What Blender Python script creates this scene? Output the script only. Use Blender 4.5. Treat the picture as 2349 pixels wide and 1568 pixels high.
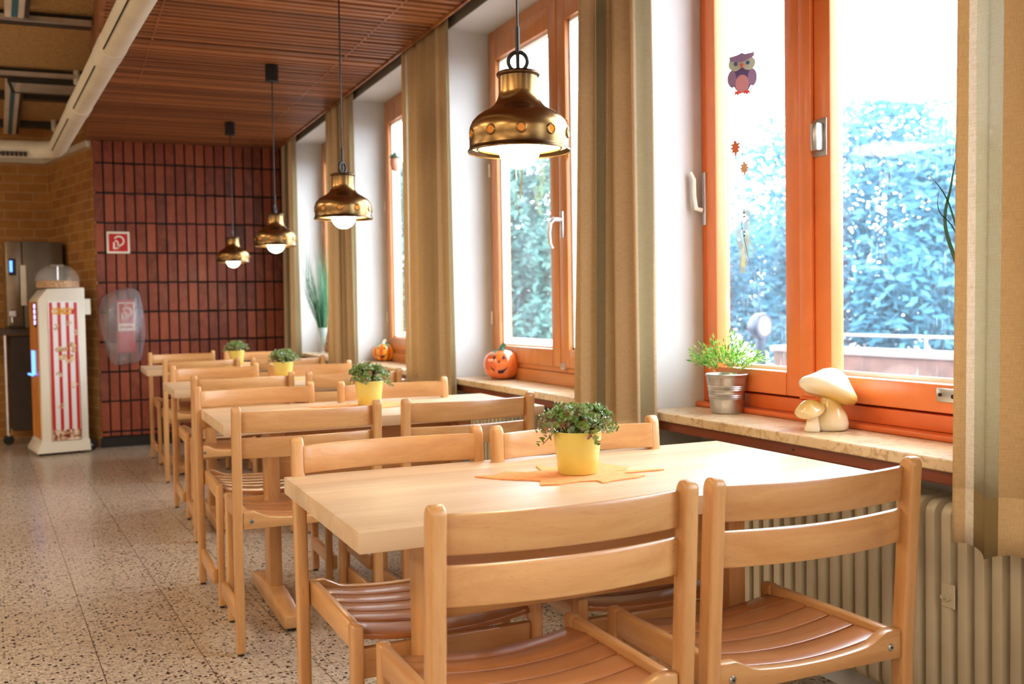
import bpy, bmesh, math, random
from mathutils import Vector, Matrix
from math import sin, cos, pi, radians
random.seed(7)
for o in list(bpy.data.objects): bpy.data.objects.remove(o)
sc = bpy.context.scene
COL = sc.collection
# ------------------------------------------------------------------ camera
EYE = 1.165
cd = bpy.data.cameras.new('camera'); cam = bpy.data.objects.new('camera', cd); COL.objects.link(cam)
cd.sensor_fit = 'HORIZONTAL'; cd.sensor_width = 36.0; cd.lens = 2300/2349*36
def cam_axes(pitch, yaw, roll):
    cy, sy = cos(yaw), sin(yaw)
    X = Vector((cy,0,sy)); Y = Vector((-sy,0,cy)); Z = Vector((0,-1,0))
    c, s = cos(pitch), sin(pitch); P = Matrix(((1,0,0),(0,c,-s),(0,s,c)))
    c, s = cos(roll), sin(roll); Q = Matrix(((c,-s,0),(s,c,0),(0,0,1)))
    return [Q @ P @ v for v in (X, Y, Z)]
ax = cam_axes(radians(2.03), radians(23.96), radians(-.966))
right = Vector([a[0] for a in ax]); up = Vector([-a[1] for a in ax]); back = Vector([-a[2] for a in ax])
cam.matrix_world = Matrix(((right[0],up[0],back[0],0),(right[1],up[1],back[1],0),(right[2],up[2],back[2],EYE),(0,0,0,1)))
cd.dof.use_dof = True; cd.dof.focus_distance = 2.55; cd.dof.aperture_fstop = 4.4
cd.clip_end = 300
sc.camera = cam
# ------------------------------------------------------------------ world, exposure
w = bpy.data.worlds.new('world'); sc.world = w; w.use_nodes = True
bg = w.node_tree.nodes['Background']; bg.inputs[0].default_value = (.80,.90,1.0,1); bg.inputs[1].default_value = 12.0
vs = sc.view_settings; vs.view_transform = 'Standard'; vs.look = 'None'; vs.gamma = 1; vs.use_curve_mapping = False
vs.exposure = 0.24
def area(name, loc, rot, sx, sy, power, col, portal=False):
    l = bpy.data.lights.new(name, 'AREA'); l.shape = 'RECTANGLE'; l.size = sx; l.size_y = sy
    l.energy = power; l.color = col
    if portal: l.cycles.is_portal = True
    o = bpy.data.objects.new(name, l); COL.objects.link(o); o.location = loc; o.rotation_euler = rot
    return o
WIN = [(1, 1.50, 3.07), (2, 3.47, 5.05), (3, 5.42, 6.98), (4, 7.35, 8.90), (5, -.45, 1.10), (6, -2.4, -.85)]
for n, y0, y1 in WIN:
    area('window_portal', (2.24, (y0+y1)/2, 1.72), (0, pi/2, 0), 1.86, y1-y0, 1, (1,1,1), True)
# unseen area lights added as warm fill, left of and behind the camera
HALL_FILL = [(-1.9, y) for y in (-1.5, 1.0, 3.5, 6.0)] + [(-4.0, y) for y in (-1.5, 1.0, 3.5, 6.0, 8.5)] + [(.2,-2.0)]
for x, y in HALL_FILL:
    area('hall_fill_light', (x, y, 2.83 if x<0 else 2.6), (0,0,0), .9, .9, 34, (1.0,.80,.56))
# ------------------------------------------------------------------ helpers
def setp(o, label=None, cat=None, group=None, kind=None):
    if label: o['label'] = label
    if cat: o['category'] = cat
    if group: o['group'] = group
    if kind: o['kind'] = kind
    return o
def empty(name, loc=(0,0,0), rz=0, label=None, cat=None, group=None, kind=None):
    o = bpy.data.objects.new(name, None); COL.objects.link(o); o.location = loc; o.rotation_euler = (0,0,rz)
    o.empty_display_size = .05
    return setp(o, label, cat, group, kind)
class MB:
    def __init__(s): s.bm = bmesh.new()
    def box(s, x0,x1,y0,y1,z0,z1, bev=0, seg=2, m=None):
        r = bmesh.ops.create_cube(s.bm, size=1)['verts']
        for v in r: v.co = Vector(((x0+x1)/2+v.co.x*(x1-x0), (y0+y1)/2+v.co.y*(y1-y0), (z0+z1)/2+v.co.z*(z1-z0)))
        if bev:
            es = list({e for v in r for e in v.link_edges})
            r2 = bmesh.ops.bevel(s.bm, geom=es, offset=bev, segments=seg, profile=.5, affect='EDGES')
            r = list({v for f in r2['faces'] for v in f.verts} | {v for v in r if v.is_valid})
        if m is not None:
            for v in r: v.co = m @ v.co
        return r
    def lathe(s, prof, seg=32, c=(0,0,0), close=False, m=None):
        rings = []
        for r, z in prof:
            if r < 1e-6: rings.append([s.bm.verts.new((c[0],c[1],c[2]+z))])
            else: rings.append([s.bm.verts.new((c[0]+r*cos(2*pi*k/seg), c[1]+r*sin(2*pi*k/seg), c[2]+z)) for k in range(seg)])
        for a, b in zip(rings, rings[1:]):
            for k in range(seg):
                k2 = (k+1) % seg
                if len(a) == 1 and len(b) == 1: continue
                if len(a) == 1: f = (a[0], b[k2], b[k])
                elif len(b) == 1: f = (a[k], a[k2], b[0])
                else: f = (a[k], a[k2], b[k2], b[k])
                try: s.bm.faces.new(f)
                except ValueError: pass
        vs_ = [v for r in rings for v in r]
        if m is not None:
            for v in vs_: v.co = m @ v.co
        return vs_
    def tube(s, pts, r, seg=8, cap=True):
        pts = [Vector(p) for p in pts]; n = len(pts)
        rr = r if isinstance(r, (list, tuple)) else [r]*n
        rings = []; ref = None
        for i, p in enumerate(pts):
            t = (pts[min(i+1,n-1)]-pts[max(i-1,0)]).normalized()
            if ref is None: ref = Vector((0,0,1)) if abs(t.z) < .9 else Vector((1,0,0))
            a = t.cross(ref).normalized(); b = a.cross(t).normalized(); ref = b if abs(t.dot(b))<.9 else ref
            rings.append([s.bm.verts.new(p + (a*cos(2*pi*k/seg)+b*sin(2*pi*k/seg))*rr[i]) for k in range(seg)])
        for a, b in zip(rings, rings[1:]):
            for k in range(seg): s.bm.faces.new((a[k],a[(k+1)%seg],b[(k+1)%seg],b[k]))
        if cap: s.bm.faces.new(rings[0][::-1]); s.bm.faces.new(rings[-1])
    def poly(s, pts): return s.bm.faces.new([s.bm.verts.new(p) for p in pts])
    def prism(s, pts2, axis, a, b, m=None):
        """closed 2D outline extruded from a to b along axis"""
        def P(p, t):
            q = {'x': (t,p[0],p[1]), 'y': (p[0],t,p[1]), 'z': (p[0],p[1],t)}[axis]
            q = Vector(q); return m @ q if m is not None else q
        A = [s.bm.verts.new(P(p,a)) for p in pts2]; B = [s.bm.verts.new(P(p,b)) for p in pts2]
        n = len(A)
        for i in range(n): s.bm.faces.new((A[i],A[(i+1)%n],B[(i+1)%n],B[i]))
        s.bm.faces.new(A[::-1]); s.bm.faces.new(B)
        return A+B
    def strip(s, top, bot, th):
        """solid board: lists of front points top/bottom; th: offset vectors for the back"""
        n = len(top)
        A=[s.bm.verts.new(p) for p in top]; B=[s.bm.verts.new(p) for p in bot]
        C=[s.bm.verts.new(Vector(p)+t) for p,t in zip(top,th)]; D=[s.bm.verts.new(Vector(p)+t) for p,t in zip(bot,th)]
        for i in range(n-1):
            s.bm.faces.new((A[i],A[i+1],B[i+1],B[i])); s.bm.faces.new((C[i+1],C[i],D[i],D[i+1]))
            s.bm.faces.new((A[i+1],A[i],C[i],C[i+1])); s.bm.faces.new((B[i],B[i+1],D[i+1],D[i]))
        s.bm.faces.new((A[0],B[0],D[0],C[0])); s.bm.faces.new((B[-1],A[-1],C[-1],D[-1]))
    def bevel_sharp(s, off, seg=2, ang=40):
        s.bm.normal_update()
        es = [e for e in s.bm.edges if len(e.link_faces)==2 and e.calc_face_angle(0) > radians(ang)]
        if es: bmesh.ops.bevel(s.bm, geom=es, offset=off, segments=seg, profile=.5, affect='EDGES', clamp_overlap=True)
        return s
    def build(s, name, mat, parent=None, smooth=True, loc=None, rz=0, recalc=True, ang=35):
        if recalc: bmesh.ops.recalc_face_normals(s.bm, faces=s.bm.faces)
        me = bpy.data.meshes.new(name); s.bm.to_mesh(me); s.bm.free()
        if mat: me.materials.append(mat)
        if smooth:
            me.shade_smooth()
            try: me.set_sharp_from_angle(angle=radians(ang))
            except Exception: pass
        o = bpy.data.objects.new(name, me); COL.objects.link(o)
        if parent: o.parent = parent
        if loc is not None: o.location = loc
        if rz: o.rotation_euler = (0,0,rz)
        return o
def copy_tree(o, parent=None):
    c = o.copy(); COL.objects.link(c); c.parent = parent
    for ch in o.children: copy_tree(ch, c)
    return c
# ------------------------------------------------------------------ materials
def srgb(r, g, b):
    f = lambda c: c/12.92 if c <= .04045 else ((c+.055)/1.055)**2.4
    return (f(r/255), f(g/255), f(b/255), 1)
class NT:
    def __init__(s, name):
        s.m = bpy.data.materials.new(name); s.m.use_nodes = True; s.t = s.m.node_tree; s.p = s.t.nodes['Principled BSDF']; s.out = s.t.nodes['Material Output']
    def n(s, typ, **kw):
        x = s.t.nodes.new(typ)
        for k, v in kw.items():
            if k in x.inputs.keys() if isinstance(k, str) else False: x.inputs[k].default_value = v
            else: setattr(x, k, v)
        return x
    def l(s, a, b): s.t.links.new(a, b)
    def coords(s, kind='Object', scale=(1,1,1), rot=(0,0,0), loc=(0,0,0)):
        tc = s.n('ShaderNodeTexCoord'); mp = s.n('ShaderNodeMapping'); mp.inputs['Scale'].default_value = scale
        mp.inputs['Rotation'].default_value = rot; mp.inputs['Location'].default_value = loc
        s.l(tc.outputs[kind], mp.inputs[0]); return mp.outputs[0]
    def ramp(s, fac, stops, interp='LINEAR'):
        r = s.n('ShaderNodeValToRGB'); r.color_ramp.interpolation = interp; e = r.color_ramp.elements
        while len(e) > 1: e.remove(e[-1])
        e[0].position = stops[0][0]; e[0].color = stops[0][1]
        for p, c in stops[1:]: q = e.new(p); q.color = c
        s.l(fac, r.inputs[0]); return r.outputs[0]
    def noise(s, vec, scale, detail=3, rough=.5, dist=0):
        x = s.n('ShaderNodeTexNoise'); x.inputs['Scale'].default_value = scale; x.inputs['Detail'].default_value = detail
        x.inputs['Roughness'].default_value = rough; x.inputs['Distortion'].default_value = dist; s.l(vec, x.inputs['Vector']); return x.outputs['Fac']
    def mix(s, fac, a, b, mode='MIX'):
        x = s.n('ShaderNodeMix', data_type='RGBA', blend_type=mode)
        for v, i in ((fac,0),(a,6),(b,7)):
            if hasattr(v, 'default_value') and hasattr(v, 'links'): s.l(v, x.inputs[i])
            else: x.inputs[i].default_value = v
        return x.outputs[2]
    def math(s, op, a, b=None):
        x = s.n('ShaderNodeMath', operation=op)
        for v, i in ((a,0),(b,1)):
            if v is None: continue
            if hasattr(v, 'links'): s.l(v, x.inputs[i])
            else: x.inputs[i].default_value = v
        return x.outputs[0]
    def bump(s, h, strength, dist=.002):
        b = s.n('ShaderNodeBump'); b.inputs['Strength'].default_value = strength; b.inputs['Distance'].default_value = dist
        s.l(h, b.inputs['Height']); s.l(b.outputs[0], s.p.inputs['Normal'])
    def base(s, c, rough=.5, metal=0, coat=0, spec=None):
        if hasattr(c, 'links'): s.l(c, s.p.inputs['Base Color'])
        else: s.p.inputs['Base Color'].default_value = c
        s.p.inputs['Roughness'].default_value = rough; s.p.inputs['Metallic'].default_value = metal
        s.p.inputs['Coat Weight'].default_value = coat; s.p.inputs['Coat Roughness'].default_value = .15
        if spec is not None: s.p.inputs['Specular IOR Level'].default_value = spec
        return s.m
def plain(name, c, rough=.5, metal=0, coat=0, noise=.06, nscale=6):
    t = NT(name); v = t.coords(); f = t.noise(v, nscale, 4)
    d = tuple(x*(1-noise*2) for x in c[:3])+(1,); e = tuple(min(1,x*(1+noise*2)) for x in c[:3])+(1,)
    return t.base(t.ramp(f, [(.3,d),(.7,e)]), rough, metal, coat)
def wood(name, light, dark, axis, rough=.3, coat=.35, flecks=True, vary=.12, sc_=1.0, staves=0):
    t = NT(name)
    s = {'x': (1.2,14,14), 'y': (14,1.2,14), 'z': (14,14,1.2)}[axis]; s = tuple(q*sc_ for q in s)
    oi = t.n('ShaderNodeObjectInfo')
    tc = t.n('ShaderNodeTexCoord'); add = t.n('ShaderNodeVectorMath', operation='ADD')
    sm = t.math('MULTIPLY', oi.outputs['Random'], 37.0)
    t.l(tc.outputs['Object'], add.inputs[0]); t.l(sm, add.inputs[1])
    mp = t.n('ShaderNodeMapping'); mp.inputs['Scale'].default_value = s; t.l(add.outputs[0], mp.inputs[0])
    f = t.noise(mp.outputs[0], 1.6, 5, .6, .6)
    c = t.ramp(f, [(.28,dark),(.5,tuple((a+b)/2 for a,b in zip(light,dark))),(.72,light)])
    if flecks:
        mp2 = t.n('ShaderNodeMapping'); mp2.inputs['Scale'].default_value = tuple(q*9 for q in s); t.l(add.outputs[0], mp2.inputs[0])
        g = t.noise(mp2.outputs[0], 3.0, 2, .5)
        g = t.ramp(g, [(.60,(0,0,0,1)),(.74,(1,1,1,1))])
        c = t.mix(t.math('MULTIPLY', g, .30), c, tuple(q*.55 for q in dark[:3])+(1,))
    if staves:
        sx = t.n('ShaderNodeSeparateXYZ'); t.l(tc.outputs['Object'], sx.inputs[0])
        q = t.math('FLOOR', t.math('MULTIPLY', sx.outputs['Y'], 1/staves))
        wn = t.n('ShaderNodeTexWhiteNoise', noise_dimensions='1D'); t.l(q, wn.inputs['W'])
        v = t.math('ADD', t.math('MULTIPLY', wn.outputs['Value'], .22), .87)
        hs = t.n('ShaderNodeHueSaturation'); t.l(c, hs.inputs['Color']); t.l(v, hs.inputs['Value']); c = hs.outputs[0]
    hs = t.n('ShaderNodeHueSaturation'); t.l(c, hs.inputs['Color'])
    t.l(t.math('ADD', t.math('MULTIPLY', oi.outputs['Random'], vary), 1-vary/2), hs.inputs['Value'])
    t.base(hs.outputs[0], rough, 0, coat); t.p.inputs['Coat Roughness'].default_value = max(.15, rough-.08); t.bump(f, .06, .001)
    return t.m
BL, BD = srgb(214,166,110), srgb(188,132,80)
M = {}
for a in 'xyz': M['beech_'+a] = wood('beech_'+a, BL, BD, a)
M['seat'] = wood('beech_seat', srgb(190,128,78), srgb(156,94,52), 'x', .28, .45)
M['table_top'] = wood('table_top', srgb(224,198,164), srgb(208,174,136), 'x', .44, .25, True, .04, .8, .11)
M['window_wood'] = wood('window_wood', srgb(214,146,88), srgb(192,120,68), 'z', .35, .3, False, .04)
M['window_wood_y'] = wood('window_wood_y', srgb(214,146,88), srgb(192,120,68), 'y', .35, .3, False, .04)
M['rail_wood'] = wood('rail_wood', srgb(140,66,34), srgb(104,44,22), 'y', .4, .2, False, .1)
M['orange'] = plain('orange_paint', srgb(232,128,66), .38, 0, .15, .03, 9)
M['orange_dark'] = plain('orange_paint_deep', srgb(222,108,48), .42, 0, .1, .04, 9)
M['white_wall'] = plain('white_plaster', srgb(208,209,208), .85, 0, 0, .02, 4)
M['recess_shade'] = plain('recess_shade_grey', srgb(120,118,110), .8)  # grey stands in for the shade inside the curtain recess
M['cable'] = plain('black_cable', srgb(20,22,26), .4)
M['black'] = plain('black_plastic', srgb(22,22,24), .45)
M['steel'] = plain('steel', srgb(190,190,190), .3, 1)
M['alu'] = plain('aluminium', srgb(225,225,225), .28, .9)
M['paint_white'] = plain('white_paint', srgb(236,232,220), .4, 0, .1, .02)
M['duct'] = plain('duct_white', srgb(214,206,186), .45, 0, 0, .03)
M['radiator'] = plain('radiator_cream', srgb(214,204,178), .35, 0, .2, .03, 8)
M['dark_metal'] = plain('dark_metal', srgb(64,56,48), .5, .5)
M['dark_brown'] = plain('dark_brown', srgb(52,32,20), .6)
M['felt'] = plain('orange_felt', srgb(244,166,104), .95, 0, 0, .06, 60)
M['yellow_pot'] = plain('yellow_glaze', srgb(224,208,104), .18, 0, .6, .01)
M['soil'] = plain('soil', srgb(48,34,24), .95)
M['green_glaze'] = plain('green_glaze', srgb(46,92,70), .2, 0, .5, .15, 20)
M['face_paint'] = plain('face_paint', srgb(52,44,84), .4)
M['cream'] = plain('cream_plastic', srgb(226,220,204), .35, 0, .2, .01)
M['red'] = plain('red_sign', srgb(190,22,26), .4)
M['white_sign'] = plain('white_sign', srgb(238,230,214), .5)
def emis(name, col, s):
    t = NT(name); t.base(col, .3); t.p.inputs['Emission Color'].default_value = col; t.p.inputs['Emission Strength'].default_value = s; return t.m
M['bulb'] = emis('lamp_globe', (1.0,.83,.54,1), 36)
M['led'] = emis('blue_display', (.08,.25,1,1), 3)
M['led_white'] = emis('white_display', (.55,.45,1,1), 2.2)
# brass
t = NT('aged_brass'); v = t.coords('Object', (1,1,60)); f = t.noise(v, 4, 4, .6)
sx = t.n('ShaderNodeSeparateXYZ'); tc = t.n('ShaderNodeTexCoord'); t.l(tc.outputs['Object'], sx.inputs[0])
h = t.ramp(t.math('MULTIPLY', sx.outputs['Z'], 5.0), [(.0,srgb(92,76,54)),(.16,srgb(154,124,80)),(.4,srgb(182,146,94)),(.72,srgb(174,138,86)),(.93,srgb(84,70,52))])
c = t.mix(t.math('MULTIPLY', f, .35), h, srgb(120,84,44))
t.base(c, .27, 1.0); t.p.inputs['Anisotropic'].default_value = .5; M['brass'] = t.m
M['shade_inside'] = plain('lamp_reflector', srgb(250,232,190), .5)
M['amber'] = plain('amber_glass', srgb(244,150,30), .2, 0, .5)
# glass panes: clear, with rain-streak dirt
t = NT('window_glass'); tr = t.n('ShaderNodeBsdfTransparent'); gl = t.n('ShaderNodeBsdfGlossy'); gl.inputs['Roughness'].default_value = .02
lw = t.n('ShaderNodeLayerWeight'); lw.inputs[0].default_value = .5; fr = t.n('ShaderNodeMath', operation='MULTIPLY_ADD'); t.l(t.math('POWER', lw.outputs['Facing'], 4.0), fr.inputs[0]); fr.inputs[1].default_value = .5; fr.inputs[2].default_value = .02
m1 = t.n('ShaderNodeMixShader'); t.l(fr.outputs[0], m1.inputs[0]); t.l(tr.outputs[0], m1.inputs[1]); t.l(gl.outputs[0], m1.inputs[2])
v = t.coords('Object', (1,240,9)); f = t.noise(v, 1.0, 3, .6); f2 = t.noise(t.coords('Object',(1,3,3)), 1.5, 2)
df = t.n('ShaderNodeBsdfTranslucent'); df.inputs[0].default_value = (.9,.95,1,1)
m2 = t.n('ShaderNodeMixShader'); k = t.ramp(t.math('MULTIPLY', f, t.math('ADD', f2, .55)), [(.66,(.01,.01,.01,1)),(.80,(.12,.12,.12,1))])
t.l(k, m2.inputs[0]); t.l(m1.outputs[0], m2.inputs[1]); t.l(df.outputs[0], m2.inputs[2]); t.l(m2.outputs[0], t.out.inputs[0]); M['glass'] = t.m
def clear(name, col, rough=.05, alpha=.25):
    t = NT(name); t.base(col, rough); t.p.inputs['Alpha'].default_value = alpha; return t.m
M['clear'] = clear('clear_glass', (.75,.85,.85,1), .04, .22)
# plastic bag
t = NT('plastic_bag'); v = t.coords('Object', (1,1,.5)); f = t.noise(v, 5, 2, .5, .6)
t.base(t.ramp(f, [(.35,srgb(176,170,170)),(.65,srgb(206,206,218))]), .2, 0, .4); t.bump(f, .5, .02)
t.l(t.ramp(f, [(.3,(.22,.22,.22,1)),(.7,(.46,.46,.46,1))]), t.p.inputs['Alpha']); M['bag'] = t.m
# terrazzo
t = NT('terrazzo'); v = t.coords('Object', (1,1,1), (0,0,radians(-3.95)))
def chips(scale, thr, colr, base, seed, stretch=(1,1,1)):
    mp = t.n('ShaderNodeMapping'); mp.inputs['Location'].default_value = (seed,seed*2,0); mp.inputs['Scale'].default_value = stretch; t.l(v, mp.inputs[0])
    vo = t.n('ShaderNodeTexVoronoi', feature='F1'); vo.inputs['Scale'].default_value = scale; t.l(mp.outputs[0], vo.inputs['Vector'])
    sep = t.n('ShaderNodeSeparateColor'); t.l(vo.outputs['Color'], sep.inputs[0])
    a = t.math('LESS_THAN', sep.outputs[0], thr); b = t.math('LESS_THAN', vo.outputs['Distance'], .36)
    return t.mix(t.math('MULTIPLY', a, b), base, colr)
n0 = t.noise(v, 60, 3, .6); c = t.ramp(n0, [(.3,srgb(156,140,122)),(.7,srgb(194,178,158))])
c = chips(95, .35, srgb(216,202,182), c, 3); c = chips(80, .28, srgb(132,100,78), c, 7, (1,1.3,1)); c = chips(50, .26, srgb(44,40,42), c, 11, (1.2,.9,1)); c = chips(85, .24, srgb(54,46,44), c, 17)
sx = t.n('ShaderNodeSeparateXYZ'); t.l(v, sx.inputs[0])
def joint(o, per, off, wd):
    a = t.math('ADD', o, off+100*per); a = t.math('MODULO', a, per); a = t.math('SUBTRACT', a, per/2); a = t.math('ABSOLUTE', a); return t.math('GREATER_THAN', a, per/2-wd)
j = t.math('MAXIMUM', joint(sx.outputs['X'], .315, -.632+.315*3, .0016), joint(sx.outputs['Y'], .655, -3.83+.655*9, .0014))
c = t.mix(j, c, srgb(84,66,52))
t.base(c, .32, 0, .15); t.l(t.ramp(n0, [(.3,(.24,)*3+(1,)),(.7,(.38,)*3+(1,))]), t.p.inputs['Roughness']); M['floor'] = t.m
# stacked dark red clinker tiles
t = NT('red_clinker'); oi = t.n('ShaderNodeTexCoord'); sx = t.n('ShaderNodeSeparateXYZ'); t.l(oi.outputs['Object'], sx.inputs[0])
cx = t.math('FLOOR', t.math('MULTIPLY', sx.outputs['X'], 1/.0845)); cz = t.math('FLOOR', t.math('MULTIPLY', t.math('ADD', sx.outputs['Z'], .115), 1/.2577))
cmb = t.n('ShaderNodeCombineXYZ'); t.l(cx, cmb.inputs[0]); t.l(cz, cmb.inputs[1])
wn = t.n('ShaderNodeTexWhiteNoise', noise_dimensions='2D'); t.l(cmb.outputs[0], wn.inputs['Vector'])
v = t.coords('Object', (1,1,.6)); f = t.noise(v, 16, 5, .6, .4)
c1 = t.ramp(wn.outputs['Value'], [(0,srgb(104,44,28)),(.45,srgb(130,56,36)),(.8,srgb(150,72,44)),(1,srgb(84,38,32))])
c = t.mix(t.ramp(f, [(.42,(0,0,0,1)),(.8,(.55,.55,.55,1))]), c1, srgb(168,92,64))
t.base(c, .45, 0, .1); t.bump(f, .35, .004); M['clinker'] = t.m
M['grout_dark'] = plain('dark_grout', srgb(40,32,32), .9)
def brickmat(name, rot):
    t = NT(name); v = t.coords('Object', (1,1,1), rot)
    b = t.n('ShaderNodeTexBrick'); t.l(v, b.inputs['Vector']); b.inputs['Scale'].default_value = 1
    b.inputs['Brick Width'].default_value = .25; b.inputs['Row Height'].default_value = .086; b.inputs['Mortar Size'].default_value = .006
    b.inputs['Color1'].default_value = srgb(184,128,58); b.inputs['Color2'].default_value = srgb(158,104,44); b.inputs['Mortar'].default_value = srgb(188,150,98)
    f = t.noise(v, 9, 4); c = t.mix(t.ramp(f, [(.4,(0,0,0,1)),(.8,(.5,.5,.5,1))]), b.outputs[0], srgb(140,88,38))
    t.base(c, .8); t.bump(b.outputs['Fac'], -.5, .004); return t.m
M['brick_xz'] = brickmat('yellow_brick', (radians(90),0,0))
# slatted red-brown ceiling
t = NT('ceiling_slats'); v = t.coords('Object', (1.5,30,30)); f = t.noise(v, 1.5, 4, .6)
oi = t.n('ShaderNodeTexCoord'); sx = t.n('ShaderNodeSeparateXYZ'); t.l(oi.outputs['Object'], sx.inputs[0])
wn = t.n('ShaderNodeTexWhiteNoise', noise_dimensions='1D'); t.l(t.math('FLOOR', t.math('MULTIPLY', sx.outputs['Y'], 1/.064)), wn.inputs['W'])
c = t.ramp(t.math('ADD', t.math('MULTIPLY', f, .5), t.math('MULTIPLY', wn.outputs['Value'], .5)), [(.2,srgb(112,66,38)),(.55,srgb(152,94,54)),(.85,srgb(188,124,74))])
t.base(c, .5); M['slats'] = t.m
t = NT('wood_wool'); v = t.coords(); f = t.noise(v, 40, 5, .7, 1.5); t.base(t.ramp(f, [(.35,srgb(150,112,66)),(.65,srgb(198,160,106))]), .95); t.bump(f, .6, .01); M['woodwool'] = t.m
M['lamella'] = plain('lamella', srgb(214,202,186), .45, 0)
M['teal'] = plain('teal_strip', srgb(20,104,124), .4)
# travertine sill
t = NT('travertine'); v = t.coords('Object', (1,1,1)); f = t.noise(v, 26, 5, .65, 1.2); f2 = t.noise(v, 5, 3)
c = t.mix(t.ramp(f, [(.5,(0,0,0,1)),(.62,(.75,.75,.75,1))]), t.ramp(f2, [(.3,srgb(204,176,134)),(.7,srgb(222,200,164))]), srgb(168,128,82))
t.base(c, .3, 0, .25); M['travertine'] = t.m
# zinc pot
t = NT('zinc'); v = t.coords(); f = t.noise(v, 25, 4); t.base(t.ramp(f, [(.3,srgb(176,176,176)),(.7,srgb(214,212,208))]), .32, 1); M['zinc'] = t.m
# leaves
def leafmat(name, stops, trans=.35, rough=.4):
    t = NT(name); v = t.coords('Object'); gi = t.n('ShaderNodeNewGeometry'); c = t.ramp(gi.outputs['Random Per Island'], stops)
    t.base(c, rough, 0, .1); tl = t.n('ShaderNodeBsdfTranslucent'); t.l(c, tl.inputs[0]); mx = t.n('ShaderNodeMixShader'); mx.inputs[0].default_value = trans
    t.l(t.p.outputs[0], mx.inputs[1]); t.l(tl.outputs[0], mx.inputs[2]); t.l(mx.outputs[0], t.out.inputs[0]); return t.m
M['succulent'] = leafmat('succulent_leaf', [(0,srgb(84,116,50)),(.35,srgb(124,160,74)),(.6,srgb(158,188,122)),(.78,srgb(180,206,184)),(.88,srgb(150,96,70)),(1,srgb(176,124,98))], .15, .3)
M['grass'] = leafmat('grass_leaf', [(0,srgb(60,112,30)),(.5,srgb(110,168,54)),(1,srgb(178,214,96))], .4)
M['reed'] = leafmat('reed_leaf', [(0,srgb(26,74,48)),(.5,srgb(48,112,74)),(1,srgb(120,170,130))], .35)
M['blade'] = leafmat('dark_blade', [(0,srgb(28,48,34)),(1,srgb(52,80,48))], .15)
M['treeA_hazed'] = leafmat('tree_leaf_hazed', [(0,(.035,.15,.22,1)),(.5,(.058,.22,.32,1)),(1,(.12,.31,.39,1))], .4, .7)  # blue haze and lens flare painted into the leaf colour
M['treeB_hazed'] = leafmat('tree_leaf_green_hazed', [(0,(.022,.085,.09,1)),(.5,(.055,.17,.15,1)),(1,(.12,.27,.22,1))], .4, .7)  # greener leaves, with the same haze tint mixed into the colour
M['trunk'] = plain('trunk', srgb(86,84,80), .9)
M['mush'] = None
t = NT('mushroom_glaze'); v = t.coords(); f = t.noise(v, 7, 2); gi = t.n('ShaderNodeNewGeometry'); sx = t.n('ShaderNodeSeparateXYZ'); t.l(gi.outputs['Normal'], sx.inputs[0])
tc = t.n('ShaderNodeTexCoord'); sz = t.n('ShaderNodeSeparateXYZ'); t.l(tc.outputs['Object'], sz.inputs[0])
band = t.ramp(t.math('MULTIPLY', t.math('ADD', sz.outputs['Z'], t.math('MULTIPLY', f, .03)), 6.0), [(.1,(.05,.05,.05,1)),(.36,(.6,.6,.6,1)),(.60,(1,1,1,1)),(.74,(.5,.5,.5,1)),(.84,(0,0,0,1))])
c = t.mix(band, srgb(240,234,214), srgb(216,176,80)); t.base(c, .25, 0, .5); M['mush'] = t.m
def curtainmat():
    t = NT('curtain_linen'); uv = t.n('ShaderNodeTexCoord'); sx = t.n('ShaderNodeSeparateXYZ'); t.l(uv.outputs['UV'], sx.inputs[0])
    mp = t.n('ShaderNodeMapping'); mp.inputs['Scale'].default_value = (500,60,1); t.l(uv.outputs['UV'], mp.inputs[0]); w1 = t.noise(mp.outputs[0], 1, 2)
    mp = t.n('ShaderNodeMapping'); mp.inputs['Scale'].default_value = (30,420,1); t.l(uv.outputs['UV'], mp.inputs[0]); w2 = t.noise(mp.outputs[0], 1, 2)
    weave = t.math('ADD', t.math('MULTIPLY', w1, .5), t.math('MULTIPLY', w2, .5))
    u = t.math('MODULO', sx.outputs['X'], .42); u = t.math('MULTIPLY', u, 1/.42)
    B = srgb(216,190,148); W_ = srgb(240,234,222); O = srgb(192,186,160)
    c = t.ramp(u, [(0,B),(.08,W_),(.12,O),(.26,B),(.62,srgb(228,206,172)),(.84,B)], 'CONSTANT')
    om = t.ramp(u, [(0,(0,0,0,1)),(.12,(1,1,1,1)),(.26,(0,0,0,1))], 'CONSTANT')
    c = t.mix(t.ramp(weave, [(.35,(.35,.35,.35,1)),(.6,(0,0,0,1))]), c, srgb(168,132,84))
    hem = t.math('LESS_THAN', sx.outputs['Y'], .13)
    c = t.mix(t.math('MULTIPLY', om, hem), c, srgb(142,124,84))
    t.base(c, .9); tl = t.n('ShaderNodeBsdfTranslucent'); t.l(c, tl.inputs[0]); mx = t.n('ShaderNodeMixShader')
    fac = t.math('SUBTRACT', .38, t.math('MULTIPLY', hem, .24)); t.l(fac, mx.inputs[0])
    t.l(t.p.outputs[0], mx.inputs[1]); t.l(tl.outputs[0], mx.inputs[2]); tp = t.n('ShaderNodeBsdfTransparent'); m3 = t.n('ShaderNodeMixShader'); oh = t.math('MULTIPLY', om, t.math('SUBTRACT', 1.0, hem)); t.l(t.math('MULTIPLY', oh, .07), m3.inputs[0]); t.l(mx.outputs[0], m3.inputs[1]); t.l(tp.outputs[0], m3.inputs[2]); t.l(m3.outputs[0], t.out.inputs[0]); t.bump(weave, .25, .001)
    t.l(t.math('ADD', fac, t.math('MULTIPLY', oh, .3)), mx.inputs[0])
    return t.m
M['curtain'] = curtainmat()
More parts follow.
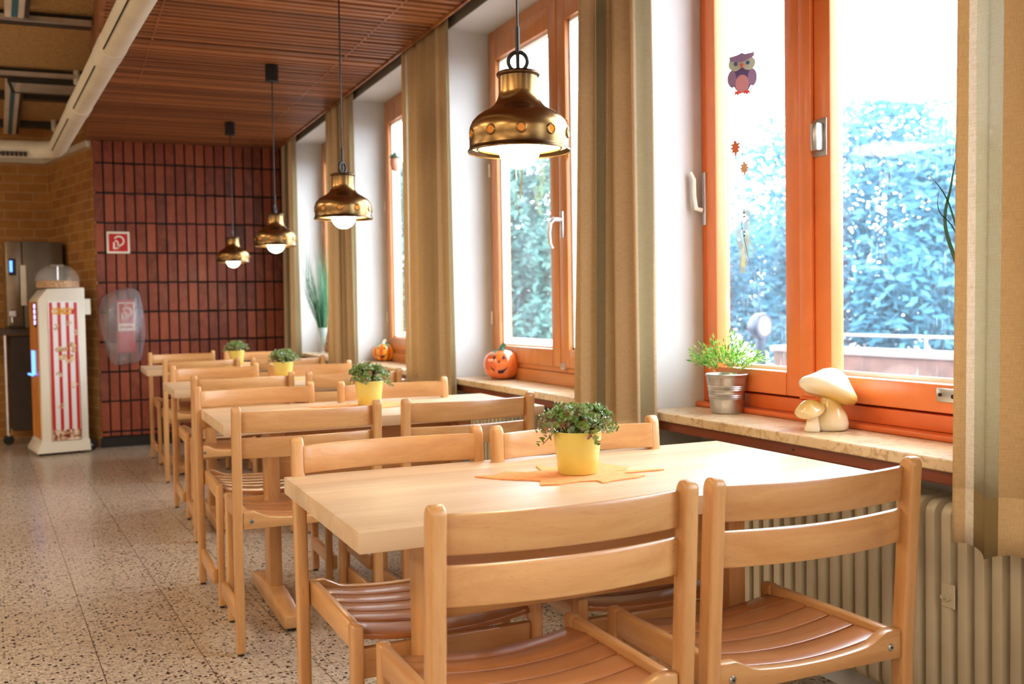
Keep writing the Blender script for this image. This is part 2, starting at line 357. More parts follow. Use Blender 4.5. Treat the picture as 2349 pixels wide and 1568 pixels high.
# ------------------------------------------------------------------ room shell
WX = 1.90          # inner face of the window wall
ZC = 2.65
def struct(o): o['kind'] = 'structure'; return o
b = MB(); b.box(-6, 2.2, -3.0, 11.0, -.12, 0); struct(b.build('floor', M['floor'], smooth=False))
# window wall with openings
b = MB(); ed = sorted([(y0,y1) for _,y0,y1 in WIN]); ys = [-3.0] + [v for p in ed for v in p] + [9.36]
for i in range(0, len(ys), 2):
    b = MB(); b.box(WX, 2.20, ys[i], ys[i+1], 0, 3.1); struct(b.build('wall_right', M['white_wall'], smooth=False))
for y0, y1 in ed:
    b = MB(); b.box(WX, 2.20, y0, y1, 2.637, 3.1); struct(b.build('wall_right', M['white_wall'], smooth=False))
    b = MB(); b.box(2.115, 2.20, y0, y1, 0, .758); struct(b.build('wall_right', M['white_wall'], smooth=False))
b = MB(); b.box(1.893, 1.8995, -3.0, 9.36, 2.637, 3.0); struct(b.build('trim_1', M['recess_shade'], smooth=False))  # wall face above the soffit, its shade painted on as grey
# far wall of stacked clinker tiles
b = MB(); b.box(.245, 1.90, 9.365, 9.6, 0, 3.1); wb = struct(b.build('wall_back', M['grout_dark'], smooth=False))
b = MB(); b2 = MB(); rows = [.09,.134,.399,.657,.915,1.172,1.43,1.688,1.946,2.203,2.461,2.66]
for r in range(len(rows)-1):
    k = 0; x = .245
    while x < 1.895:
        z0 = max(rows[r], .09)+.008; z1 = rows[r+1]-.008; x1 = min(x+.0845, 1.90)
        dz = random.uniform(-.002,.002)
        if x1-x > .02: b.box(x+.006, x1-.006, 9.350+random.uniform(0,.004), 9.366, z0+dz, z1+dz, .003, 1)
        x += .0845
wt = b.build('clinker_tiling', M['clinker'], wb)
b = MB(); b.box(.245, 1.90, 9.352, 9.366, 0, .085); struct(b.build('baseboard_back', M['black'], smooth=False))
# yellow brick walls
def wallseg(name, p, q, z0, z1, mat, th=.2):
    d = Vector((q[0]-p[0], q[1]-p[1], 0)); L = d.length; b = MB(); b.box(0, L, 0, th, z0, z1)
    return struct(b.build(name, mat, smooth=False, loc=(p[0],p[1],0), rz=math.atan2(d.y,d.x)))
wallseg('wall_yellow_angled', (-.12,10.6), (.245,9.36), 0, 3.0, M['brick_xz'])
wallseg('wall_yellow_back', (-6,10.6), (-.12,10.6), 0, 3.0, M['brick_xz'])
wallseg('wall_left', (-6,-3), (-6,10.8), 0, 3.0, M['white_wall'])
wallseg('wall_front', (2.34,-3), (-6,-3), 0, 3.1, M['white_wall'])
def bar(name, p, q, w_, h_, mat, parent=None):
    p, q = Vector(p), Vector(q); d = q-p; b = MB(); b.box(0, d.length, -w_/2, w_/2, -h_/2, h_/2)
    return b.build(name, mat, parent, False, p, math.atan2(d.y,d.x))
struct(bar('trim_2', (-.13,10.56,2.62), (.22,9.38,2.62), .05,.05, M['duct']))
struct(bar('trim_3', (-6,10.57,2.62), (-.13,10.57,2.62), .05,.05, M['duct']))
# slatted wood ceiling (slats run across)
CX0, CX1 = .22, 1.81
b = MB(); y = -3.0; 
while y < 9.34:
    wd = random.choice([.038,.038,.040,.042,.040,.038,.075]); y1 = min(y+wd, 9.345)
    for xa, xb in ((CX0,.470),(.480,1.545),(1.555,CX1)):
        b.box(xa, xb, y, y1, ZC+random.uniform(0,.002), ZC+.045)
    y = y1 + random.choice([.022,.024,.028,.028,.024,.040])
cl = struct(b.build('ceiling', M['slats'], smooth=False))
b = MB(); b.box(CX0, CX1, -3, 9.36, ZC+.046, ZC+.06); b.build('backing', M['dark_brown'], cl, False)
for x in (.475, 1.55): b = MB(); b.box(x-.005, x+.005, -3, 9.35, ZC-.001, ZC+.030); b.build('joint_strip', M['slats'], cl, False)
b = MB(); b.box(CX1, CX1+.014, -3, 9.35, ZC-.012, ZC+.05); b.build('edge_strip', M['slats'], cl, False)
b = MB(); b.box(CX0-.02, CX0, -3, 9.36, ZC-.002, 2.92); b.build('fascia', M['slats'], cl, False)
# ceiling of the hall on the left
b = MB(); b.box(-6, CX0-.02, -3, 10.8, 2.92, 3.1); b.box(CX0-.02, 2.34, -3, 10.8, 3.05, 3.1); struct(b.build('ceiling', M['woodwool'], smooth=False))
k = 4
for yy, hh in ((6.53,.05),(8.02,.05),(8.83,.06),(10.15,.05),(5.2,.05),(3.9,.05),(2.4,.05)):
    struct(bar('trim_%d' % k, (-6,yy+.25,2.89), (.19,yy,2.89), .09, .06, M['dark_metal'])); k += 1
    if yy in (6.53, 8.02): struct(bar('trim_%d' % k, (-6,yy+.17,2.87), (.19,yy-.08,2.87), .03, .03, M['alu'])); k += 1
g = empty('lamella_grille', (-.09,8.24,2.85), radians(-2.3), 'pale ribbed metal grille set between the dark ceiling rails', 'grille')
b = MB(); b.box(-.22,.24,-.19,-.17,-.02,.03); b.box(-.22,.24,.19,.21,-.02,.03); b.box(-.235,-.22,-.19,.21,-.02,.03); b.box(-.235,.24,-.19,.21,.03,.034); b.build('frame', M['dark_metal'], g, False)
b = MB()
for i in range(34): b.box(-.21+i*.0133, -.2035+i*.0133, -.17,.19,-.015,.002)
b.build('lamella', M['lamella'], g, False)
for x_, y_, ln, lab in ((-.215,6.36,3.0,'white ceiling trunking with a teal strip at the very top left corner'),(-.425,10.45,2.35,'white ceiling trunking with a teal strip, running down to the horizontal duct')):
    tl = empty('ceiling_light_trunking', (x_,y_,2.86), radians(3.2), lab, 'light', 'teal-striped ceiling trunking')
    b = MB(); b.box(-.05,.05,-ln,0,-.02,.05,.006,1); b.build('housing', M['lamella'], tl)
    b = MB(); b.box(-.016,.016,-ln+.03,-.03,-.024,-.018); b.build('diffuser', M['teal'], tl, False)
    b = MB(); b.box(.052,.075,-ln,0,-.01,.05); b.build('side_rail', M['dark_metal'], tl, False)
# ------------------------------------------------------------------ duct
def duct():
    g = empty('air_duct', (.30,4.3,2.42), 0, 'cream round air duct running below the ceiling and turning left', 'duct')
    P = lambda x,y,z=2.42: (x-.30, y-4.3, z-2.42)
    def at(s): return (.30-.0785*s, 4.3+s)   # along the run
    pts = [P(*at(s)) for s in (-5.5,0,1,2,3,3.95)]
    ex, ey = at(4.10)
    pts += [P(ex-.01, ey), P(ex-.05, ey+.06), P(ex-.13, ey+.095), P(ex-.5, ey+.12), P(ex-2.5, ey+.29)]
    b = MB(); b.tube(pts, .066, 24); b.build('pipe', M['duct'], g)
    for s in (-4.4,-2.5,-.8,.75,2.25):
        x,y = at(s); x2,y2 = at(s+.24); b = MB(); b.tube([P(x,y),P(x2,y2)], .0685, 24); b.build('sleeve', M['cream'], g)
    for s0, s1 in ((-2.2,.7),(1.05,2.2),(2.55,3.9)):
        b = MB()
        x,y = at(s0); x2,y2 = at(s1); off = Vector((-.050,0,-.044)); p = Vector(P(x,y))+off; q = Vector(P(x2,y2))+off
        n = int((s1-s0)/.02)
        for i in range(n):
            a_ = p.lerp(q, i/n); c_ = p.lerp(q, (i+.7)/n); b.tube([a_, c_], .0045, 4)
        b.build('slot_row', M['teal'] if False else M['black'], g, False)
    b = MB()
    for i in range(22): xx = ex-.22-i*.03; b.box(xx-.3-.011, xx-.3+.011, ey-4.3+.02+i*.0027, ey-4.3+.05+i*.0027, -.062,-.030)
    b.build('grille_row', M['dark_brown'], g, False)
duct()
for i, (x, y) in enumerate(((.125,7.95),(-.045,10.02))):
    g = empty('ceiling_spot', (x,y,2.92), 0, ['white cylinder fitting under the ceiling, the nearer of two beside the duct','white cylinder fitting under the ceiling, the farther one by the duct bend'][i], 'ceiling fitting', 'cylinder fittings beside the duct')
    b = MB(); b.lathe([(0,0),(.022,0),(.024,-.005),(.024,-.095),(.02,-.1),(0,-.1)], 16); b.build('body', M['cream'], g)
    b = MB(); b.lathe([(0,-.1),(.008,-.1),(.006,-.125),(0,-.125)], 10); b.build('tip', M['alu'], g)
# ------------------------------------------------------------------ windows
def window(n, y0, y1, style):
    wx = 2.13
    g = struct(empty('window_%d' % n, (wx, (y0+y1)/2, .79), 0)); Y = (y0+y1)/2; oy = lambda y: y-Y; oz = lambda z: z-.79
    def fr(name, x0,x1,ya,yb,za,zb, mat, bev=.004, par=g): 
        b = MB(); b.box(x0-wx,x1-wx,oy(ya),oy(yb),oz(za),oz(zb), bev, 2); return b.build(name, mat, par)
    if style == 'wood': mz, my = M['window_wood'], M['window_wood_y']
    else: mz = my = M['orange']
    zt = 2.637
    if style == 'wood':
        f = MB()
        for a in ((y0,y0+.06,.79,zt),(y1-.06,y1,.79,zt),(y0+.06,y1-.06,zt-.07,zt)): f.box(.0,.09,oy(a[0]),oy(a[1]),oz(a[2]),oz(a[3]),.004)
        f.box(.046,.07,oy(y0+.055),oy(y1-.055),oz(.86),oz(.92)); f.build('window_frame', mz, g)
        fr('window_frame', 2.11,2.185,y0+.001,y1-.001,.7905,.85, my)
        fr('window_frame', 2.122,2.185,y0+.061,y1-.061,.851,.875, my)
        ym = y0 + (y1-y0)*.46; mlt = [(y0+.05, ym-.003), (ym+.003, y1-.05)]
        for i, (a, c) in enumerate(mlt):
            s = MB(); zb = .875; ztp = zt-.06
            for q in ((a,a+.085,zb,ztp),(c-.085,c,zb,ztp),(a+.085,c-.085,ztp-.11,ztp),(a+.085,c-.085,zb,zb+.085)): s.box(-.018,.045,oy(q[0]),oy(q[1]),oz(q[2]),oz(q[3]),.006)
            sh = s.build('sash', mz, g)
            bd = MB()
            for q in ((a+.083,a+.095,zb+.083,ztp-.108),(c-.095,c-.083,zb+.083,ztp-.108),(a+.085,c-.085,zb+.083,zb+.095),(a+.085,c-.085,ztp-.12,ztp-.108)): bd.box(.005,.04,oy(q[0]),oy(q[1]),oz(q[2]),oz(q[3]))
            bd.build('seal', M['paint_white'], sh, False)
            p = MB(); p.box(.024,.030,oy(a+.08),oy(c-.08),oz(zb+.08),oz(ztp-.105)); p.build('pane', M['glass'], sh, False)
        # handle on the far sash
        hy = ym-.050; h = MB(); h.box(-.030,-.018,oy(hy-.014),oy(hy+.014),oz(1.475),oz(1.60),.003); ho = h.build('handle', M['alu'], g)
        h = MB(); h.tube([(-.03,oy(hy),oz(1.56)),(-.065,oy(hy),oz(1.562)),(-.082,oy(hy)+.005,oz(1.545)),(-.086,oy(hy)+.01,oz(1.50)),(-.080,oy(hy)+.013,oz(1.45)),(-.066,oy(hy)+.014,oz(1.43))], [.011,.012,.0115,.010,.009,.006], 10); h.build('lever', M['alu'], ho)
        h = MB(); h.box(-.030,-.012,oy(ym-.06),oy(ym-.02),oz(.868),oz(.895),.003); h.build('catch', M['alu'], g)
        for zz in (1.07,1.86):
            h = MB(); h.tube([(-.024,oy(y1-.052),oz(zz)),(-.024,oy(y1-.052),oz(zz+.07))], .006, 8); h.build('hinge', M['cream'], g)
    else:
        # old orange painted timber window
        f = MB()
        for a in ((y0,y0+.07,.8085,zt),(y1-.055,y1,.8085,zt),(y0+.07,y1-.055,zt-.06,zt)): f.box(.0,.07,oy(a[0]),oy(a[1]),oz(a[2]),oz(a[3]),.005)
        f.box(.0,.07,oy(y0+.07),oy(y1-.055),oz(.8085),oz(.855),.005)
        f.box(.042,.07,oy(y0+.06),oy(y1-.05),oz(.85),oz(.90)); f.box(.042,.07,oy(y0+.05),oy(y0+.09),oz(.85),oz(zt-.05)); f.box(.042,.07,oy(y1-.07),oy(y1-.05),oz(.85),oz(zt-.05))
        f.build('window_frame', M['orange_dark'], g)
        fr('window_frame', 2.095,2.15,y0-.0,y1+.03,.79,.808, M['orange_dark'], .006)
        fr('window_frame', 2.121,2.195,2.43,2.535,.856,zt-.061, M['orange_dark'])
        fr('window_frame', 2.105,2.1205,2.4555,2.5105,.87,zt-.062, M['orange'])
        for i,(a, c) in enumerate([(y0+.055, 2.455), (2.512, y1-.045)]):
            s = MB(); zb = .862; ztp = zt-.05; L = .062
            aa = .085 if i == 0 else .062
            sl, sr = (.085 if i==0 else .082), (.072 if i==0 else .058)
            for q in ((a,a+sl,zb,ztp),(c-sr,c,zb,ztp),(a+sl,c-sr,ztp-.08,ztp),(a+sl,c-sr,zb,zb+.078)): s.box(-.012,.04,oy(q[0]),oy(q[1]),oz(q[2]),oz(q[3]),.007)
            sh = s.build('sash', M['orange'], g)
            p = MB(); p.box(.026,.030,oy(a+.05),oy(c-.05),oz(zb+.05),oz(ztp-.07)); p.build('pane', M['glass'], sh, False)
            bd = MB(); ya_, yb_ = a+.082, c-.06
            bd.box(.032,.05,oy(a+.06),oy(c-.05),oz(zb+.076),oz(zb+.09)); bd.build('glazing_bead', M['paint_white'], sh, False)
        h = MB(); h.box(-.045,-.012,oy(2.405),oy(2.435),oz(1.62),oz(1.705),.006); h.box(-.016,-.011,oy(2.395),oy(2.47),oz(1.605),oz(1.72),.002); h.build('catch', M['steel'], g)
        h = MB(); h.box(-.020,-.011,oy(1.905),oy(1.975),oz(.893),oz(.93),.003); pl = h.build('lock_plate', M['steel'], g)
        h = MB(); h.tube([(-.022,oy(1.962),oz(.912)),(-.0195,oy(1.962),oz(.912))], .005, 8); h.tube([(-.023,oy(1.918),oz(.910)),(-.0195,oy(1.918),oz(.910))], .006, 10); h.build('screw', M['black'], pl)
        h = MB(); h.box(-.02,.0,oy(y1-.05),oy(y1-.03),oz(1.445),oz(1.635),.003); lv = h.build('handle', M['steel'], g)
        h = MB(); h.tube([(-.022,oy(y1-.035),oz(1.50)),(-.045,oy(y1-.03),oz(1.505)),(-.050,oy(y1-.026),oz(1.55)),(-.050,oy(y1-.026),oz(1.61)),(-.060,oy(y1-.018),oz(1.635))], [.009,.009,.008,.008,.007], 8); h.build('lever', M['paint_white'], lv)
    return g
for n, y0, y1 in WIN:
    g = window(n, y0, y1, 'orange' if n == 1 else 'wood')
    b = MB(); b.box(1.872-2.13, 2.135-2.13, y0-(y0+y1)/2, y1-(y0+y1)/2+.0, -.030, 0, .003, 1); b.build('window_sill', M['travertine'], g)
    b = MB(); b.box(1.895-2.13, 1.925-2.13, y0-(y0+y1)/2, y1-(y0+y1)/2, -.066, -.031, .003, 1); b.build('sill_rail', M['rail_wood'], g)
# screw in the rail under the first sill
b = MB(); b.tube([(1.893,2.29,.741),(1.896,2.29,.741)], .004, 10); sc_o = b.build('screw', M['dark_metal'], bpy.data.objects['window_1']); sc_o.matrix_parent_inverse = Matrix.Translation((-2.13,-(1.50+3.07)/2,-.79))
# ------------------------------------------------------------------ radiators
def radiator(y0, y1, label):
    g = empty('radiator', (2.03,(y0+y1)/2,0), 0, label, 'radiator', 'radiators under the window sills')
    n = int((y1-y0)/.0495); first = None
    for i in range(n):
        yy = y0+.0495*(i+.5)-(y0+y1)/2
        if first is None:
            b = MB(); pts = []
            X0, X1, Z0, Z1, r = -.075,.075,.13,.665,.035
            for k in range(9): a_ = pi - k*pi/16; pts.append((X0+r+r*cos(a_), Z1-r+r*sin(a_)))
            for k in range(9): a_ = pi/2 - k*pi/16; pts.append((X1-r+r*cos(a_), Z1-r+r*sin(a_)))
            for k in range(9): a_ = -k*pi/16; pts.append((X1-r+r*cos(a_), Z0+r+r*sin(a_)))
            for k in range(9): a_ = -pi/2 - k*pi/16; pts.append((X0+r+r*cos(a_), Z0+r+r*sin(a_)))
            b.prism(pts, 'y', -.0155, .0155)
            inner = [((x)*.72, Z0+(z-Z0)*.92+.02) for x,z in pts]
            b.bevel_sharp(.006, 2)
            b.box(-.068,-.060,-.004,.019,.16,.63,.002,1)
            first = b.build('fin', M['radiator'], g, loc=(0,yy,0))
        else:
            c = first.copy(); COL.objects.link(c); c.parent = g; c.location = (0,yy,0)
    b = MB(); L = (y1-y0)/2-.02
    b.tube([(0,-L,.60),(0,L,.60)], .02, 10); b.tube([(0,-L,.19),(0,L,.19)], .02, 10); b.build('header_pipe', M['radiator'], g)
    for s in (-1,1):
        b = MB(); b.box(-.02,.02,s*(L-.12)-.012,s*(L-.12)+.012,0,.14); b.build('foot', M['radiator'], g)
    return g, first
rads = {1:'cream ribbed radiator under the orange window sill', 2:'cream ribbed radiator under the sill with the orange pumpkin with a navy face', 3:'cream ribbed radiator under the sill with the striped pumpkin', 4:'cream ribbed radiator under the farthest window sill'}
for n, y0, y1 in WIN:
    if n in rads:
        g, ff = radiator(y0+.03, y1-.03, rads[n])
        if n == 1:
            b = MB(); b.box(-.0795,-.0755,-.03,.012,.41,.47,.002,1); br = b.build('bracket', M['radiator'], g, loc=(0,1.80-g.location.y,0))
            b = MB(); b.lathe([(0,.02),(.006,.02),(.006,.008),(.013,.008),(.013,0),(0,0)], 6, m=Matrix.Translation((-.0795,-.009,.44)) @ Matrix.Rotation(-pi/2,4,'Y')); b.build('nut', M['radiator'], br)
# ------------------------------------------------------------------ curtains
def curtain(ylo, yhi, zb, nf, seed, label, flare=0.0, x=1.853, amp=.026, u0=0.0, calm=None, uend=None, ust=1.0):
    rnd = random.Random(seed); g = empty('curtain', (x,(ylo+yhi)/2,zb), 0, label, 'curtain', 'linen curtains along the window wall')
    N, K = 150, 26; ztop = 2.72; bm = bmesh.new(); uvl = bm.loops.layers.uv.new('UVMap')
    ph = [rnd.uniform(-.5,.5) for _ in range(nf+2)]; am = [rnd.uniform(.6,1.25) for _ in range(nf+2)]
    def P(t, zf):   # t 0 = high-y edge, 1 = low-y edge ; zf 0 bottom .. 1 top
        q = t*nf; i = int(q); fr_ = q-i; a_ = am[i]*(1-fr_)+am[i+1]*fr_; p_ = ph[i]*(1-fr_)+ph[i+1]*fr_
        yl = ylo-flare*(1-zf)*.35; yh = yhi+flare*(1-zf)
        s_ = sin(2*pi*q+p_+.25*sin(3*zf+seed))
        k_ = 1 if calm is None else max(.12, min(1,(t-calm)/.12))
        xx = k_*a_*amp*(abs(s_)**.7)*(1 if s_>0 else -1)*(.75+.35*(1-zf))
        yy = yh+(yl-yh)*t + .018*sin(4*pi*q/2+seed)*(1-zf*.4)
        return Vector((xx - (.008 if t<.02 else 0), yy-(ylo+yhi)/2, zf*(ztop-zb) + (.012*sin(2*pi*q+1)*(1-zf)**8)))
    rows_ = []; us = [0]
    for i in range(N): us.append(us[-1]+(P((i+1)/N,.4)-P(i/N,.4)).length)
    if uend is not None: u0 = uend - us[-1] + .42*8
    for k in range(K+1):
        zf = (k/K)**1.1; rows_.append([bm.verts.new(P(i/N, zf)) for i in range(N+1)])
    for k in range(K):
        for i in range(N):
            f = bm.faces.new((rows_[k][i],rows_[k][i+1],rows_[k+1][i+1],rows_[k+1][i])); f.smooth = True
            for lp, (kk, ii) in zip(f.loops, ((k,i),(k,i+1),(k+1,i+1),(k+1,i))):
                lp[uvl].uv = (us[ii]*ust+u0, ((kk/K)**1.1)*(ztop-zb))
    me = bpy.data.meshes.new('curtain_cloth'); bm.to_mesh(me); bm.free(); me.materials.append(M['curtain'])
    o = bpy.data.objects.new('cloth', me); COL.objects.link(o); o.parent = g
    sm = o.modifiers.new('s','SOLIDIFY'); sm.thickness = .0012; sm.offset = 0
    b = MB(); b.box(-.012,.012,-(yhi-ylo)/2,(yhi-ylo)/2,ztop-zb-.002,ztop-zb+.02); b.build('curtain_track', M['alu'], g, False)
    return g
curtain(.95, 1.640, .60, 5, 3, 'striped linen curtain at the right edge, its hem hanging over the radiator', .03, 1.845, .030, 0.012, .20, None, .80)
curtain(2.985, 3.46, .62, 4, 5, 'striped linen curtain between the orange window and the window behind the nearest lamp', .09, 1.845, .028, .05, None, .115)
curtain(4.90, 5.66, .62, 5, 8, 'beige linen curtain beside the sill with the striped pumpkin', .05, 1.858, .024, .22, None, .115)
curtain(6.83, 7.62, .62, 5, 12, 'beige linen curtain between the striped pumpkin and the reed vase', .05, 1.858, .024, .1, None, .115)
curtain(8.68, 9.30, .62, 4, 15, 'beige linen curtain in the corner by the red clinker wall', .02, 1.850, .028, .3, None, .115)
# ------------------------------------------------------------------ chairs
def rbox(b, *a, bev=.006): b.box(*a, bev, 2)
def make_chair(label):
    """origin: floor midway between the rear posts; seat extends to +y"""
    g = empty('dining_chair', (0,0,0), 0, label, 'chair', 'beech dining chairs')
    W = .2425; T = .015; LEAN = -.026
    for s in (-1,1):                                   # rear posts
        b = MB(); xc = s*W
        prof = []                                     # outline in y-z
        zt = .846; r = .019
        ys0 = lambda z: (LEAN*max(0,(z-.43))/.415)
        pts = [(-.019,0.008),(.019,.008),(.019,.43),(.019+ys0(.82),.825)]
        pts += [(ys0(zt)+r*cos(a_), zt-r*1.05+r*1.05*sin(a_)) for a_ in [k*pi/10 for k in range(1,10)]]
        pts += [(-.019+ys0(.82),.825),(-.019,.43)]
        b.prism(pts, 'x', xc-T, xc+T); b.bevel_sharp(.0065, 3, 50); b.build('back_post', M['beech_z'], g)
        b = MB(); b.lathe([(0,0),(.011,0),(.011,.009),(0,.009)], 12, (xc,0,0)); b.build('glide', M['black'], g)
    def slat(z0, z1, name):                            # curved back slats, bowed to the rear
        b = MB(); n = 18; top=[]; bot=[]; th=[]
        for i in range(n+1):
            u = -1+2*i/n; x = u*(W-T+.004); y = -.034*(1-u*u)
            lz = LEAN*(z1-.43)/.415; lb = LEAN*(z0-.43)/.415
            top.append((x, y+lz-.004+.010, z1)); bot.append((x, y+lb-.004+.010, z0)); th.append(Vector((0,.015,0)))
        b.strip(top, bot, th); b.bevel_sharp(.0045, 2, 50); b.build(name, M['beech_x'], g)
    slat(.756, .826, 'back_slat'); slat(.668, .738, 'back_slat')
    zs = .462; D = .410
    dip = lambda u: -.020*(1-u*u)
    # contoured rear rail of the seat
    b = MB(); n = 24; top=[];bot=[];th=[]
    for i in range(n+1):
        u = -1+2*i/n; x = u*(W-T-.001); a_ = abs(u)
        zz = .488 if a_ > .80 else (.488-.022*min(1,(.80-a_)/.16)**.8 if a_>.64 else .466-.010*(1-(a_/.64)**2))
        top.append((x,-.014,zz)); bot.append((x,-.014,.428)); th.append(Vector((0,.026,0)))
    b.strip(top,bot,th); b.bevel_sharp(.004,2,55); rr = b.build('seat_rail', M['beech_x'], g)
    for s in (-1,1):
        b = MB(); b.lathe([(0,.004),(.006,.004),(.008,.002),(.008,0),(0,0)], 14, m=Matrix.Translation((s*(W-.045),-.0135,.455)) @ Matrix.Rotation(pi/2,4,'X')); bo = b.build('bolt', M['steel'], g)
        b = MB(); b.lathe([(0,.0008),(.0028,.0008),(.0028,0),(0,0)], 6, m=Matrix.Translation((s*(W-.045),-.0177,.455)) @ Matrix.Rotation(pi/2,4,'X')); b.build('socket', M['black'], bo)
        # side rail, front leg, low stretcher
        b = MB(); b.box(s*.214-.012, s*.214+.012, .012, D-.036, .428, .487, .007, 3); b.build('side_rail', M['beech_y'], g)
        b = MB(); b.box(s*.214-.0135, s*.214+.0135, D-.038, D, .008, .488, .007, 3); b.build('front_leg', M['beech_z'], g)
        b = MB(); b.box(s*.238-.011, s*.238+.011, .018, D-.012, .098, .156, .006, 2); b.build('stretcher', M['beech_y'], g)
        b = MB(); b.lathe([(0,0),(.010,0),(.010,.009),(0,.009)], 12, (s*.214,D-.019,0)); b.build('glide', M['black'], g)
    # seat slats
    ns = 5; y0 = .016; wdt = (D-.02-.016)/ns
    for k in range(ns):
        a_, c_ = y0+k*wdt+.003, y0+(k+1)*wdt-.003; b = MB(); n = 14; top=[];bot=[];th=[]
        last = k == ns-1
        for i in range(n+1):
            u = -1+2*i/n; x = u*.203; z = zs+.012+dip(u) - (.0 if not last else .003)
            top.append((x,a_,z)); bot.append((x,c_,z-(0 if not last else .008))); th.append(Vector((0,0,-.013)))
        b.strip(top,bot,th); b.bevel_sharp(.003,2,50); b.build('seat_slat', M['seat'], g)
    b = MB(); b.box(-.201,.201,D-.034,D-.012,.365,.432,.004,2); b.build('front_rail', M['beech_x'], g)
    return g
CH = [  # (xl, xr, y, facing): facing +1 looks away from the camera, -1 towards it
 (.543,1.021,1.53,1,'at bottom centre, seen from behind, left of the two nearest'),
 (1.074,1.577,1.53,1,'at bottom right, seen from behind, beside the radiator'),
 (.522,1.005,2.515,-1,'behind the left corner of the nearest table, facing us'),
 (1.042,1.538,2.47,-1,'facing us behind the yellow pot on the nearest table'),
 (.508,.994,3.42,1,'seen from behind at the left of the second table'),
 (1.095,1.578,3.40,1,'seen from behind at the right of the second table'),
 (.508,.985,4.46,-1,'facing us behind the left end of the second table'),
 (1.10,1.604,4.38,-1,'facing us behind the yellow pot of the second table'),
 (.575,1.061,5.22,1,'seen from behind at the left of the third table'),
 (1.149,1.62,5.17,1,'seen from behind at the right of the third table'),
 (.576,1.058,6.28,-1,'facing us behind the left end of the third table'),
 (1.13,1.618,6.17,-1,'facing us behind the yellow pot of the third table'),
 (.610,1.088,7.18,1,'seen from behind at the left of the farthest table'),
 (1.17,1.66,7.05,1,'seen from behind at the right of the farthest table'),
 (.597,1.102,8.50,-1,'behind the farthest table, just right of the bagged extinguisher'),
 (1.18,1.672,8.42,-1,'behind the farthest table, nearest to the corner curtain')]
proto = make_chair('')
for i, (xl, xr, y, f, lab) in enumerate(CH):
    c = proto if i == 0 else copy_tree(proto)
    c.location = ((xl+xr)/2, y+.026*f, 0); c.rotation_euler = (0,0, (0 if f > 0 else pi) + radians(random.uniform(-.6,.6))); c['label'] = 'light beech slatted chair ' + lab
# ------------------------------------------------------------------ tables
def make_table():
    g = empty('dining_table', (0,0,0), 0, 'x', 'table', 'beech dining tables')
    L, D = 1.30, .70
    b = MB(); b.box(-L/2,L/2,-D/2,D/2,.708,.75,.0025,2); b.build('table_top', M['table_top'], g)
    for s in (-1,1):
        xc = -(L/2-.205) if s < 0 else L/2-.33; yo = -.14
        b = MB(); b.box(xc-.024,xc+.024,yo-.053,yo+.053,.078,.69,.005,2); b.build('column', M['beech_z'], g)
        b = MB(); pts=[(-.355,.012),(-.355,.055),(-.34,.062),(-.10,.092),(.10,.092),(.34,.062),(.355,.055),(.355,.012)]
        b.prism([(p[0]+yo,p[1]) for p in pts],'x',xc-.031,xc+.031); b.bevel_sharp(.005,2,20); b.build('foot', M['beech_y'], g)
        b = MB(); b.box(xc-.028,xc+.028,-D/2+.07,D/2-.07,.68,.7085,.004,2); b.build('cleat', M['beech_y'], g)
        for e in (-1,1): b = MB(); b.lathe([(0,0),(.014,0),(.014,.013),(0,.013)], 12, (xc,yo+e*.33,0)); b.build('glide', M['black'], g)
    b = MB(); b.box(-(L/2-.23),(L/2-.355),-.152,-.128,.50,.700,.004,2); b.build('cross_panel', M['beech_x'], g)
    return g
TB = [(1.135,2.157,'nearest light beech dining table, in front of the orange window'),
      (1.165,4.11,'second light beech dining table from the front'),
      (1.165,5.92,'third light beech dining table from the front'),
      (1.172,7.98,'farthest light beech table, closest to the dark red clinker wall')]
tp = make_table()
for i, (x, y, lab) in enumerate(TB):
    c = tp if i == 0 else copy_tree(tp); c.location = (x,y,0); c['label'] = lab
# ------------------------------------------------------------------ felt leaf mats
MAT = [(.993,2.295),(1.033,2.257),(1.082,2.259),(1.095,2.325),(1.112,2.345),(1.119,2.292),(1.154,2.304),(1.19,2.335),(1.225,2.33),(1.25,2.31),(1.267,2.288),(1.276,2.258),(1.293,2.192),(1.259,2.158),(1.233,2.157),(1.35,2.137),(1.352,2.122),(1.235,2.125),(1.24,2.109),(1.265,2.07),(1.231,2.054),(1.203,2.052),(1.167,2.045),(1.128,2.034),(1.132,2.066),(1.09,2.075),(1.033,2.067),(.989,2.079),(1.013,2.129),(.995,2.153),(.945,2.193),(.90,2.262),(.955,2.258)]
def smoothjag(pts, k=3):
    out = []; rnd = random.Random(4)
    for i in range(len(pts)):
        a_, b_ = Vector(pts[i]), Vector(pts[(i+1)%len(pts)]); n = max(1,int((b_-a_).length/.012)); nn = Vector((-(b_-a_).y,(b_-a_).x)).normalized() if (b_-a_).length else Vector((0,0))
        for j in range(n): out.append(tuple(a_.lerp(b_, j/n) + nn*(rnd.uniform(-.0022,.0022) if j else 0)))
    return out
def felt_mat(x, y, rz, label):
    b = MB(); cxm, cym = 1.14, 2.18
    pts = [(p[0]-cxm, p[1]-cym) for p in smoothjag(MAT)]
    from mathutils.geometry import tessellate_polygon
    A = [b.bm.verts.new((p[0],p[1],0)) for p in pts]; B = [b.bm.verts.new((p[0],p[1],.003)) for p in pts]; n = len(pts)
    for i in range(n): b.bm.faces.new((A[i],A[(i+1)%n],B[(i+1)%n],B[i]))
    for q in tessellate_polygon([[Vector((p[0],p[1],0)) for p in pts]]):
        b.bm.faces.new([B[k] for k in q]); b.bm.faces.new([A[k] for k in q][::-1])
    o = b.build('felt_leaf_mat', M['felt'], None, False, (x,y,.7503), rz)
    setp(o, label, 'place mat', 'orange felt leaf mats')
    return o
